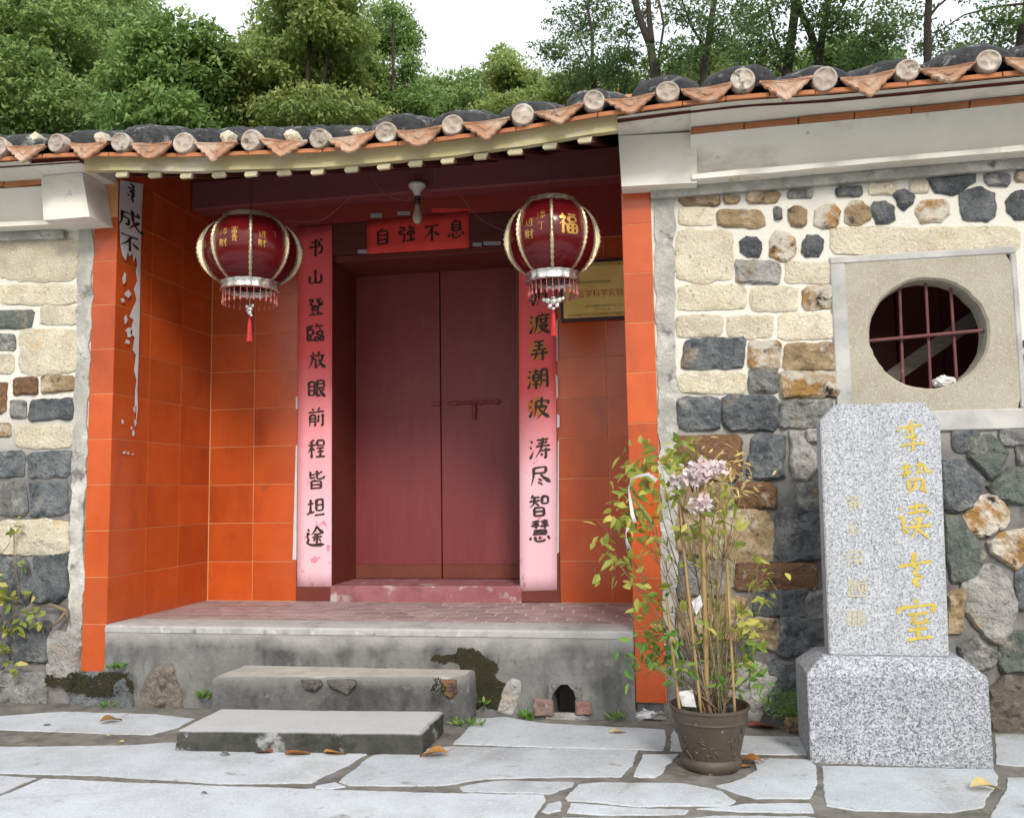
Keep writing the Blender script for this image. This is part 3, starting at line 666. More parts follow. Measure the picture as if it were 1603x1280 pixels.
tile_field('wall_tile', (0, 0, 0), X, Zv, [PW+.001, PW+.178], [-.405] + zL[1:], (0, -1, 0), parent=pr)
m = MB(); m.box((-.178, .40, -.3), (-.004, BACK+.05, 3.4)); sl = m.build('porch_side_wall', D['grout'], house)
zS = [.3*i for i in range(0, 11)] + [3.28]
tile_field('wall_tile', (0, 0, 0), Yv, Zv, [.002, .413, .823, BACK-.002], zS, (1, 0, 0), parent=sl)
m = MB(); m.box((PW+.004, .40, -.3), (PW+.178, BACK+.05, 3.4)); sr = m.build('porch_side_wall', D['grout'], house)
tile_field('wall_tile', (PW, 0, 0), Yv, Zv, [.002, .413, .823, BACK-.002], zS, (-1, 0, 0), parent=sr)
DX0, DX1, RV = 1.034, 2.50, .50     # door opening and depth of its reveal
zB = [.3*i for i in range(0, 10)]
m = MB(); m.box((-.17, BACK+.004, -.3), (.742, BACK+.45, 3.4)); bl = m.build('porch_back_wall', D['grout'], house)
tile_field('wall_tile', (0, BACK, 0), X, Zv, [.002, .376, .742], zB, (0, -1, 0), parent=bl)
m = MB(); m.box((2.795, BACK+.004, -.3), (PW+.17, BACK+.45, 3.4)); br = m.build('porch_back_wall', D['grout'], house)
tile_field('wall_tile', (0, BACK, 0), X, Zv, [2.795, 3.172, PW-.002], zB, (0, -1, 0), parent=br)
# red painted wall over the tiles and the door
m = MB(); m.box((.006, BACK-.006, 2.705), (.742, BACK+.02, 3.4)); m.box((2.795, BACK-.006, 2.705), (PW-.006, BACK+.02, 3.4)); m.box((.742, BACK-.005, 2.955), (2.795, BACK+.3, 3.4))
m.build('upper_wall', D['redwall'], house)

# ---- door frame, threshold and the two leaves
fr = empty('door_frame', (1.77, BACK, 0), parent=house)
m = MB(); m.box((.744, BACK-.012, 0), (DX0, BACK+RV+.1, 2.953), .004); m.build('jamb', D['brownwood'], fr)
m = MB(); m.box((DX1, BACK-.012, 0), (2.793, BACK+RV+.1, 2.953), .004); m.build('jamb', D['brownwood'], fr)
hz = 2.70
m = MB(); m.box((DX0+.001, BACK-.008, hz), (DX1-.001, BACK+RV+.1, 2.951), .004); m.build('lintel', D['darkwood'], fr)
m = MB(); m.box((DX0+.001, BACK+.02, hz-.05), (DX1-.001, BACK+RV+.1, hz-.001), .006); m.build('head_rail', D['brownwood'], fr)
m = MB(); m.box((DX0-.01, BACK-.03, -.02), (DX1+.01, BACK+RV+.1, .118), .012, fn=lambda p: (p[0], p[1]+.008*noise.noise(Vector((p[0]*9, 0, p[2]*9))), p[2]))
D['sill'] = mat('painted_threshold', (.26, .085, .095), (.32, .13, .14), 6, rough=.8, bump=.5, bscale=30, bdist=.006, layers=[((.44, .38, .36), 7, .57, .66), ((.20, .07, .075), 4, .55, .7)])
m.build('threshold', D['sill'], fr)
DY = BACK+RV
crack = 1.772
for s, (x0, x1) in ((0, (DX0+.004, crack-.005)), (1, (crack+.005, DX1-.004))):
    lf = empty('door_leaf', ((x0+x1)/2, DY, .12), parent=house)
    nb = 1; w = (x1-x0)/nb
    for i in range(nb):
        m = MB(); yo = (0, .0006, .0003)[i]
        m.box((x0+i*w+.0004, DY+yo, .235), (x0+(i+1)*w-.0004, DY+.05, hz-.052), .0012); m.build('door_board', D['maroon'], lf)
    m = MB(); m.box((x0, DY-.004, .122), (x1, DY+.05, .234), .004); m.build('bottom_rail', mat('brown_bottom_rail', (.135, .032, .02), (.165, .045, .025), 4, rough=.65, bump=.2, bscale=15, bdist=.003), lf)
    ba = [ony(x, 632, DY-.016) for x in (676, 689, 703, 783)]
    if s == 0:
        m = MB(); m.box((ba[0][0], DY-.022, ba[0][2]-.016), (ba[1][0], DY, ba[0][2]+.016), .005); m.build('bolt_keeper', D['maroon'], lf)
    else:
        bt = MB(); bt.tube([(ba[2][0]-.01, DY-.017, ba[0][2]), (ba[3][0], DY-.017, ba[0][2]-.001)], .011, 8)
        for xx in (ba[2][0]+.03, (ba[2][0]+ba[3][0])/2+.03, ba[3][0]-.05): bt.box((xx, DY-.026, ba[0][2]-.017), (xx+.035, DY-.001, ba[0][2]+.017), .004)
        bt.build('bolt', D['maroon'], lf, smooth=30)
        p = ony(742, 650, DY-.016); m = MB()
        m.tube([(p[0], DY-.02, ba[0][2]-.008), (p[0]+.004, DY-.02, ba[0][2]-.05), (p[0], DY-.02, ba[0][2]-.135)], [.014, .02, .016], 8); m.build('hasp', D['maroon'], lf, smooth=True)

# ---- purlin and timber over the porch
p1, p0 = ony(600, 268, .98), ony(600, 316, .98)
m = MB(); m.box((.004, .90, p0[2]+.01), (PW-.004, 1.06, p1[2]), .012, fn=lambda p: (p[0], p[1], p[2]+.015*((p[0]-1.7)/1.7)**2))
m.build('purlin', D['purple'], house)

# ---- porch floor and plinth
fl = MB(); fl.box((.0, .004, -.02), (PW, BACK+.02, -.004)); floor = fl.build('porch_floor', D['joint'], house)
def clip(poly, ax, v, keep):
    out = []
    for i in range(len(poly)):
        a, b = poly[i], poly[(i+1) % len(poly)]; ia, ib = (a[ax]-v)*keep >= 0, (b[ax]-v)*keep >= 0
        if ia: out.append(a)
        if ia != ib:
            t = (v-a[ax])/(b[ax]-a[ax]); out.append((a[0]+(b[0]-a[0])*t, a[1]+(b[1]-a[1])*t))
    return out
R = .115; hx = R*math.sqrt(3); cache = None; row = 0; yb = .26
y = yb
while y < BACK+.1:
    x = -.05 + (hx/2 if row % 2 else 0)
    while x < PW+.15:
        hexp = [(x+(R-.010)*math.sin(math.pi/3*i), y+(R-.010)*math.cos(math.pi/3*i)) for i in range(6)]
        q = hexp
        for ax, v, kp in ((0, .012, 1), (0, PW-.012, -1), (1, yb, 1), (1, BACK-.03 if DX0-.05 < x < DX1+.05 else BACK-.012, -1)):
            if q: q = clip(q, ax, v, kp)
        if len(q) >= 3:
            if len(q) == 6 and all(abs(a[0]-b[0])+abs(a[1]-b[1]) < 1e-9 for a, b in zip(q, hexp)):
                if cache is None:
                    mm = MB(); mm.prism([(p[0]-x, p[1]-y, -.012) for p in hexp], (0, 0, .0125)); cache = mm.mesh('floor_tile', D['hex'])
                link_mesh('floor_tile', cache, floor, (x, y, 0))
            else:
                mm = MB(); mm.prism([(p[0], p[1], -.012) for p in q], (0, 0, .0125)); mm.build('floor_tile', D['hex'], floor, origin=(x, y, 0))
        x += hx
    y += R*1.5; row += 1
pth = MB()
hA, hB = ony(865, 1100, -.01), ony(903, 1074, -.01)       # drain hole
hx0, hx1, hz1 = hA[0], hB[0], hB[2]+.01
yf = -.012
top = -.045
pth.box((.0, yf, GZ-.1), (hx0, .38, top)); pth.box((hx1, yf, GZ-.1), (PW, .38, top)); pth.box((hx0, yf, hz1), (hx1, .38, top)); pth.box((hx0, .30, GZ-.1), (hx1, .38, hz1))
m_ = pth; plinth = m_.build('plinth', D['concrete'], house)
m = MB()                                                  # rounded cement border along the edge of the floor
prof = [(yb-.006, -.02), (yb-.006, .001), (.02, .0), (-.008, -.004), (-.018, -.016), (-.018, top), (.05, top)]
xsn = np.linspace(0, PW, 30); V = []; Fc = []
for i, x in enumerate(xsn):
    for (yy_, zz) in prof: V.append((x, yy_+.003*noise.noise(Vector((x*3, yy_*5, 0))), zz+(.002*noise.noise(Vector((x*5, 1, zz*20))) if zz > -.03 else 0)))
L = len(prof)
for i in range(len(xsn)-1):
    for j in range(L): Fc.append((i*L+j, i*L+(j+1) % L, (i+1)*L+(j+1) % L, (i+1)*L+j))
m.add(V, Fc); m.build('floor_border', D['floorcement'], house, smooth=30)
for (a, b) in (((835, 1092), (866, 1122)), ((900, 1096), (925, 1120))):
    p, q = ony(*a, -.03), ony(*b, -.03); stone_mesh([(p[0], p[2]), (q[0], p[2]-.012), (q[0]+.004, q[2]), (p[0]-.005, q[2])], int(a[0]), .02, material=D['oldbrick'], name='brick', parent=plinth, y0=-.012, n=24)
for (pts, sd) in (([(858, 1070), (878, 1070), (866, 1084), (863, 1100), (856, 1100)], 31), ([(888, 1070), (910, 1072), (910, 1100), (903, 1098), (898, 1082)], 32), ([(850, 1116), (912, 1117), (925, 1126), (856, 1127)], 33)):
    poly = [(ony(x, y, -.02)[0], ony(x, y, -.02)[2]) for x, y in pts]; stone_mesh(poly, sd, .012, rough=.01, material=D['grey'] if sd < 33 else D['white'], parent=plinth, name='broken_render', y0=-.008, n=26)
def plinth_stone(pts, kind, proud, seed):
    poly = [(ony(x, y, -.02)[0], ony(x, y, -.02)[2]) for x, y in pts]
    stone_mesh(poly, seed, proud, rough=.014, material=D[kind], parent=plinth, y0=-.005, n=30)
plinth_stone([(216, 1110), (222, 1072), (248, 1038), (270, 1044), (284, 1076), (287, 1112)], 'conglom', .03, 5)
plinth_stone([(170, 1108), (178, 1068), (196, 1056), (206, 1076), (210, 1110)], 'dark', .03, 6)
plinth_stone([(778, 1116), (786, 1076), (800, 1062), (816, 1066), (812, 1096), (800, 1120)], 'white', .015, 8)

# ---- cornices at both sides: ledge, cove, brick course, fascia
def extrude_x(prof, x0, x1, n=24, dz=lambda x: 0, wob=.003):
    V, Fc = [], []; xs_ = np.linspace(x0, x1, n); L = len(prof)
    for x in xs_:
        for j, (y, z) in enumerate(prof): V.append((x, y + wob*noise.noise(Vector((x*4, j, z*3))), z+dz(x) + wob*noise.noise(Vector((x*4, j+9, y*3)))))
    for i in range(n-1):
        for j in range(L): Fc.append((i*L+j, i*L+(j+1) % L, (i+1)*L+(j+1) % L, (i+1)*L+j))
    Fc.append(tuple(range(L))); Fc.append(tuple(range((n-1)*L, n*L)))
    return V, Fc
for side, (x0, x1, zl) in enumerate(((3.79, 8.2, 2.602), (-3.4, -.375, 2.625))):
    co = empty('cornice', ((x0+x1)/2, 0, zl), parent=house)
    dz = (lambda x: .010*(min(x, 6.4)-3.8)) if side == 0 else (lambda x: -.03*(max(x, -1.5)+.3))
    m = MB(); m.add(*extrude_x([(-.145, zl+.0), (-.145, zl+.03), (.35, zl+.032), (.35, zl)], x0, x1, 40, dz, .005)); m.build('ledge', D['plaster'], co, smooth=30)
    m = MB(); m.add(*extrude_x([(-.035, zl-.06), (-.035, zl-.003), (.38, zl-.003), (.38, zl-.06)], x0-.24*(1-side), x1-.004, 20, dz, .002)); m.build('under_ledge', D['strip'], co)
    prof = [(-.06-.13*t**2.0, zl+.033+.215*t) for t in np.linspace(0, 1, 9)]
    m = MB(); m.add(*extrude_x(prof+[(.36, zl+.248), (.36, zl+.033)], x0, x1, 30, dz)); m.build('cove', D['plaster'], co, smooth=40)
    x = x0; q_ = 0
    while x < x1-.05:
        xe = min(x+.30, x1); q_ += 1; yo = .004*((q_*7) % 3-1); m = MB(); m.box((x+.003, -.215+yo, zl+.249+dz(x)), (xe-.003, .3, zl+.280+dz(x)), .003, fn=lambda p: (p[0], p[1]+.003*noise.noise(Vector(p)*9), p[2]+.010*(p[0]-x))); m.build('brick', D['brick'], co); x = xe
    V, Fc = extrude_x([(-.235, 0), (-.395, 1), (.30, 1), (.30, 0)], x0, x1, 36, lambda x: 0, 0)
    V = [(v[0], v[1]+.006*noise.noise(Vector((v[0]*4, v[2], 0))), (zl+.284+dz(v[0])+.002) if v[2] < .5 else eave(v[0])-.058+SL*max(0, v[1]-EY-.07)) for v in V]
    m = MB(); m.add(V, Fc); m.build('fascia', D['plaster'], co, smooth=30)
q = [ony(x, y, -.13) for x, y in ((968, 213), (973, 292), (1091, 286), (1091, 207))]
m = MB(); m.prism([(p[0], -.13, p[2]) for p in q], (0, .53, 0)); cb = m.build('corbel', D['plaster'], house)
m = MB(); zc_ = max(q[0][2], q[3][2])
V, Fc = extrude_x([(-.16, 0), (-.395, 1), (.30, 1), (.30, 0)], q[0][0], 3.80, 10, lambda x: 0, 0)
V = [(v[0], v[1]+.005*noise.noise(Vector((v[0]*9, v[2], 0))), zc_+.004 if v[2] < .5 else eave(v[0])-.060+SL*max(0, v[1]-EY-.07)) for v in V]
m.add(V, Fc); m.build('corbel_cap', D['plaster'], house)
zq0, zq1 = 2.625, 2.925
m = MB(); m.add([(-.37, -.24, zq0), (-.035, -.24, zq0), (-.10, -.24, zq1), (-.40, -.24, zq1), (-.37, .3, zq0), (-.035, .003, zq0), (-.10, .003, zq1), (-.40, .3, zq1)], [(0, 1, 2, 3), (7, 6, 5, 4), (0, 4, 5, 1), (1, 5, 6, 2), (2, 6, 7, 3), (3, 7, 4, 0)]); m.build('corbel', D['plaster'], house)
V, Fc = extrude_x([(-.26, 0), (-.37, 1), (.30, 1), (.30, 0)], -.375, -.03, 10, lambda x: 0, 0)
V = [(v[0], v[1], zq1+.004 if v[2] < .5 else max(zq1+.02, eave(v[0])-.074)+SL*max(0, v[1]-EY-.07)) for v in V]
m = MB(); m.add(V, Fc); m.build('corbel_cap', D['plaster'], house)
# footings under the tiled pillars
for (x0, x1, z1) in ((-.178, -.004, -.302), (PW+.003, PW+.178, -.407)):
    m = MB(); m.box((x0, .02, GZ-.1), (x1, .38, z1), .004); m.build('pillar_footing', D['stepdirt'], house)

# ---- roof
RX0, RX1 = -3.45, 8.3
def roofz(x, y): return eave(x)-.055 + (y-EY)*SL
V, Fc = [], []; xs_ = np.linspace(RX0, RX1, 60); ys_ = [EY+.09, .6, 1.6, 2.4]
for th in (0, -.06):
    for y in ys_:
        for x in xs_: V.append((x, y, roofz(x, y)+th))
nx, ny = len(xs_), len(ys_)
for k in range(2):
    for j in range(ny-1):
        for i in range(nx-1):
            a = k*nx*ny + j*nx+i; Fc.append((a, a+1, a+1+nx, a+nx))
for i in range(nx-1): Fc.append((i, i+1, nx*ny+i+1, nx*ny+i)); a = (ny-1)*nx+i; Fc.append((a, a+1, nx*ny+a+1, nx*ny+a))
for j in range(ny-1):
    a = j*nx; Fc.append((a, a+nx, nx*ny+a+nx, nx*ny+a)); a = j*nx+nx-1; Fc.append((a, a+nx, nx*ny+a+nx, nx*ny+a))
m = MB(); m.add(V, Fc); roof = m.build('roof', D['darkwood'], house)
# back slope closes the house
m = MB(); V = [(x, y, z) for (y, z) in ((2.39, None), (4.9, 2.9), (4.9, 2.8), (2.39, None)) for x in (RX0, RX1)]
zr = roofz(2, 2.4); V = [(RX0, 2.402, zr), (RX1, 2.402, zr+.05), (RX1, 4.9, 2.95), (RX0, 4.9, 2.95), (RX0, 2.402, zr-.06), (RX1, 2.402, zr-.01), (RX1, 4.9, 2.88), (RX0, 4.9, 2.88)]
m.add(V, [(0, 1, 2, 3), (7, 6, 5, 4), (0, 4, 5, 1), (1, 5, 6, 2), (2, 6, 7, 3), (3, 7, 4, 0)]); m.build('back_slope', D['rooftile'], roof)
# thin orange pan tiles laid on the boards, seen as an edge
x = RX0; i = 0
while x < RX1-.05:
    xe = x+.232
    y0 = EY-.035+.006*((i*37) % 5-2)/2
    m = MB(); m.box((x+.002, y0, 0), (xe-.002, 2.4, .026), .003, fn=lambda p: (p[0], p[1], p[2]+roofz(p[0], p[1])-.018)); m.build('pan_tile', D['brick'], roof)
    x = xe; i += 1
m = MB(); V, Fc = extrude_x([(-.33, .034), (-.33, .06), (2.4, .06), (2.4, .034)], RX0, RX1, 40, lambda x: 0, 0)
V = [(v[0], v[1], v[2]+roofz(v[0], v[1])) for v in V]; m.add(V, Fc); m.build('roof_covering', D['rooftile'], roof)
discs = [(-95, 236), (5, 235), (97, 228), (195, 227), (293, 229), (399, 224), (505, 221), (607, 211), (710, 201), (819, 185), (930, 163), (1045, 150), (1162, 131), (1289, 129), (1417, 116), (1544, 102), (1680, 90)]
# cap tile end: a rimmed disc with a worn flower in relief
mm = MB(); V, Fc = [], []; n = 28; prof = [(0, -.040), (.016, -.043), (.023, -.036), (.038, -.034), (.048, -.036), (.054, -.045), (.062, -.043), (.065, -.032), (.064, .02)]
for (r, y) in prof[1:]:
    for j in range(n):
        t = 2*math.pi*j/n; yy_ = y - (.007*max(0, math.sin(4*t)) if .02 < r < .05 else 0); V.append((r*math.cos(t), yy_, r*math.sin(t)))
V.append((0, prof[0][1], 0))
for i in range(len(prof)-2):
    for j in range(n): Fc.append((i*n+j, i*n+(j+1) % n, (i+1)*n+(j+1) % n, (i+1)*n+j))
for j in range(n): Fc.append((j, (j+1) % n, len(V)-1))
mm.add(V, Fc); cap_me = mm.mesh('cap_end', D['capend'], smooth=50)
# cover tile: long low barrel with a rounded nose
def barrel(seed, L0=.42, w=.165, h=.115):
    r = random.Random(seed); mm = MB(); V, Fc = [], []; n = 20; prof = [(0, .55), (.02, .82), (.06, .96), (.10, .98), (.14, 1.0), (.2, .99), (.26, .98), (L0, .97)]
    for (y, s) in prof:
        for j in range(n+1):
            t = math.pi*j/n; q = 1+.09*noise.noise(Vector((math.cos(t)*2, y*6, seed)))+.06*noise.noise(Vector((math.cos(t)*5, y*17, seed+4)))
            V.append((w*s*math.cos(t)*q, y, h*s*math.sin(t)**.75*q + SL*y))
    for i in range(len(prof)-1):
        for j in range(n): Fc.append((i*(n+1)+j, i*(n+1)+j+1, (i+1)*(n+1)+j+1, (i+1)*(n+1)+j))
    Fc.append(tuple(range(n+1))); Fc.append(tuple(range((len(prof)-1)*(n+1), len(V))))
    mm.add(V, Fc); return mm.mesh('cover_tile', D['rooftile'], smooth=50)
barrels = [barrel(s, w=.165+.012*s, h=.122+.010*s) for s in range(4)]
# drip tile: a hanging pointed apron with stepped edge and raised diamond
def drip(seed, w=.150, d=.128):
    r = random.Random(seed); mm = MB()
    half = [(0, -1.0), (.16, -.90), (.22, -.78), (.36, -.70), (.42, -.56), (.58, -.48), (.66, -.34), (.80, -.26), (.90, -.10), (1.0, 0.0)]
    if seed == 1: half[0] = (0, -.86); half[1] = (.2, -.84)
    if seed == 2: half = [(0, -.84), (.14, -.80), (.3, -.74), (.45, -.6), (.6, -.52), (.76, -.34), (.88, -.2), (1.0, 0.0)]
    o = [(a*w, b*d) for a, b in half]; o = [(-a, b) for a, b in reversed(o)][:-1] + o
    o = [(a+r.uniform(-.003, .003), b+r.uniform(-.004, .002)) for a, b in o]
    def fr(s, y): return [(a*s, y+.02*(b*s/d), b*s-(1-s)*d*.28) for a, b in o]
    n = len(o); V = fr(1, .018)+fr(1, 0)+fr(.90, -.007)+fr(.80, -.001)+fr(.45, -.002)+fr(.30, -.011)
    Fc = []
    for L_ in range(5):
        for i in range(n): Fc.append((L_*n+i, L_*n+(i+1) % n, (L_+1)*n+(i+1) % n, (L_+1)*n+i))
    Fc.append(tuple(5*n+i for i in range(n))); Fc.append(tuple(i for i in range(n)))
    # the tray of the tile running back under the covers, concave
    k0 = len(V); m2 = 8
    for y in (-.004, .22):
        for j in range(m2+1):
            t = -1+2*j/m2; V.append((t*w, y, -.0+.010*(t*t)-.016+SL*max(0, y)))
        for j in range(m2+1):
            t = -1+2*j/m2; V.append((t*w, y, -.0+.010*(t*t)-.002+SL*max(0, y)))
    st = 2*(m2+1)
    for j in range(m2):
        for q in (0, m2+1): Fc.append((k0+q+j, k0+q+j+1, k0+st+q+j+1, k0+st+q+j))
        Fc.append((k0+j, k0+j+1, k0+m2+1+j+1, k0+m2+1+j))
    mm.add(V, Fc); return mm.mesh('drip_tile', D['terra'], smooth=35)
drips = [drip(s) for s in range(4)]
prev = None
spots = [ony(px, py, EY) for px, py in discs[1:-1]]
while spots[0][0] > RX0+.3: x_ = spots[0][0]-.415; spots.insert(0, np.array([x_, EY, eave(x_)]))
while spots[-1][0] < RX1-.3: x_ = spots[-1][0]+.41; spots.append(np.array([x_, EY, eave(x_)]))
for i, p in enumerate(spots):
    o = link_mesh('cap_end', cap_me, roof, (p[0], EY-.01, p[2])); o.rotation_euler = (rng.uniform(-.12, .12), rng.uniform(-3, 3), rng.uniform(-.12, .12)); o.scale = (rng.uniform(.9, 1.03), 1, rng.uniform(.9, 1.05))
    for q in range(5):
        b = link_mesh('cover_tile', barrels[(i*3+q) % 4], roof, (p[0]+rng.uniform(-.015, .015), EY+.05+q*.36, p[2]-.020+SL*(.05+q*.36)+.006*q))
        b.rotation_euler = (0, rng.uniform(-.04, .04), rng.uniform(-.05, .05))
    if prev is not None:
        c = (p+prev)/2
        o = link_mesh('drip_tile', drips[(i*5) % 4], roof, (c[0]+rng.uniform(-.012, .012), EY-.055, c[2]-.008)); o.rotation_euler = (rng.uniform(-.06, .06), (prev[2]-p[2])/(p[0]-prev[0])*.9+rng.uniform(-.06, .06), rng.uniform(-.10, .10)); o.scale = (rng.uniform(.9, 1.04), 1, rng.uniform(.82, 1.08))
    prev = p
# yellowed board and rafters under the porch eave
V, Fc = [], []; xs_ = np.linspace(.05, PW+.01, 26)
for x in xs_:
    z = eave(x)
    for (y, zz) in ((EY+.05, -.118), (EY+.035, -.155), (EY+.035, -.055), (EY+.08, -.045), (EY+.09, -.118)): V.append((x, y+.004*noise.noise(Vector((x*3, zz*9, 0))), z+zz+.004*noise.noise(Vector((x*5, zz*9, 4)))))
pr_ = []
m = MB(); V, Fc = [], []
for x in xs_:
    z = eave(x)
    for (y, zz) in ((EY+.03, -.15), (EY+.022, -.063), (EY+.07, -.060), (EY+.075, -.15)): V.append((x, y, z+zz+.004*noise.noise(Vector((x*4, zz*9, 4)))))
for i in range(len(xs_)-1):
    for j in range(4): Fc.append((i*4+j, i*4+(j+1) % 4, (i+1)*4+(j+1) % 4, (i+1)*4+j))
Fc.append((0, 1, 2, 3)); n_ = (len(xs_)-1)*4; Fc.append((n_, n_+1, n_+2, n_+3)); m.add(V, Fc); m.build('fascia_board', D['yellow'], roof, smooth=30)
for px in (192, 243, 293, 343, 394, 445, 498, 551, 602, 651, 702, 754, 807, 862, 917):
    py = np.interp(px, [160, 500, 760, 960], [272, 266, 249, 222]); x = float(ony(px, py, EY+.05)[0])
    z0 = eave(x)-.152
    m = MB(); w = .042
    m.prism([(x-w, 0, z0), (x-w*1.1, 0, z0-.030), (x+w*1.1, 0, z0-.030), (x+w, 0, z0)], (0, 1.75, 0)); m.v = [(a, b+EY+.065, c+SL*b) for a, b, c in m.v]; m.build('rafter', D['darkwood'], roof)
    m = MB(); cut = rng.uniform(.6, 1)
    m.prism([(x-w*.9, EY+.045, z0-.002), (x-w*1.12, EY+.045, z0-.022), (x-w*.95, EY+.045, z0-.034), (x+w*.95*cut, EY+.045, z0-.034), (x+w*1.12*cut, EY+.045, z0-.020), (x+w*.9, EY+.045, z0-.002)], (0, .022, 0)); m.build('rafter_end', D['rafterend'], roof)
# loose pale stones that weigh the roof down
for (px, py, w, h, lab) in ((60, 215, 26, 18, 'pale loose stone on the roof above the left stone wall'), (162, 214, 26, 14, 'flat pale stone on the roof above the left orange pillar'), (360, 212, 30, 20, 'blocky pale stone on the roof above the bell charm lantern'), (458, 210, 28, 18, 'pale stone on the roof above the long faded couplet'), (560, 206, 26, 22, 'pale wedge of stone on the roof above the bulb and banner'), (1000, 166, 12, 8, 'tiny pale stone on the roof above the right orange pillar')):
    p = ony(px, py, EY+.18); m = MB(); r = w/2*p[1]*0+ w/2*(EY+.18-CAM[1])/F_PX; hh = h/2*(EY+.18-CAM[1])/F_PX*1.5
    bm = bmesh.new(); bmesh.ops.create_icosphere(bm, subdivisions=2, radius=1)
    zb = roofz(p[0], EY+.18)+.055
    V = [(p[0]+v.co.x*r*(1+.35*noise.noise(v.co*1.3+Vector((px, 0, 0)))), EY+.20+v.co.y*.11*(1+.3*noise.noise(v.co*1.5)), 0) for v in bm.verts]
    Zc = [v.co.z*(1+.35*noise.noise(v.co*1.7+Vector((0, px, 0)))) for v in bm.verts]; zt = p[2]+hh*.5
    bm.verts.index_update(); V = [(a, b, zb-.04+(zt-zb+.04)*(z-min(Zc))/(max(Zc)-min(Zc))) for (a, b, _), z in zip(V, Zc)]
    m.add(V, [[v.index for v in f.verts] for f in bm.faces]); bm.free()
    o = m.build('roof_stone', D['pale'], None, origin=base_of(m.v)); tag(o, lab, 'stone', 'loose stones weighing down the roof')

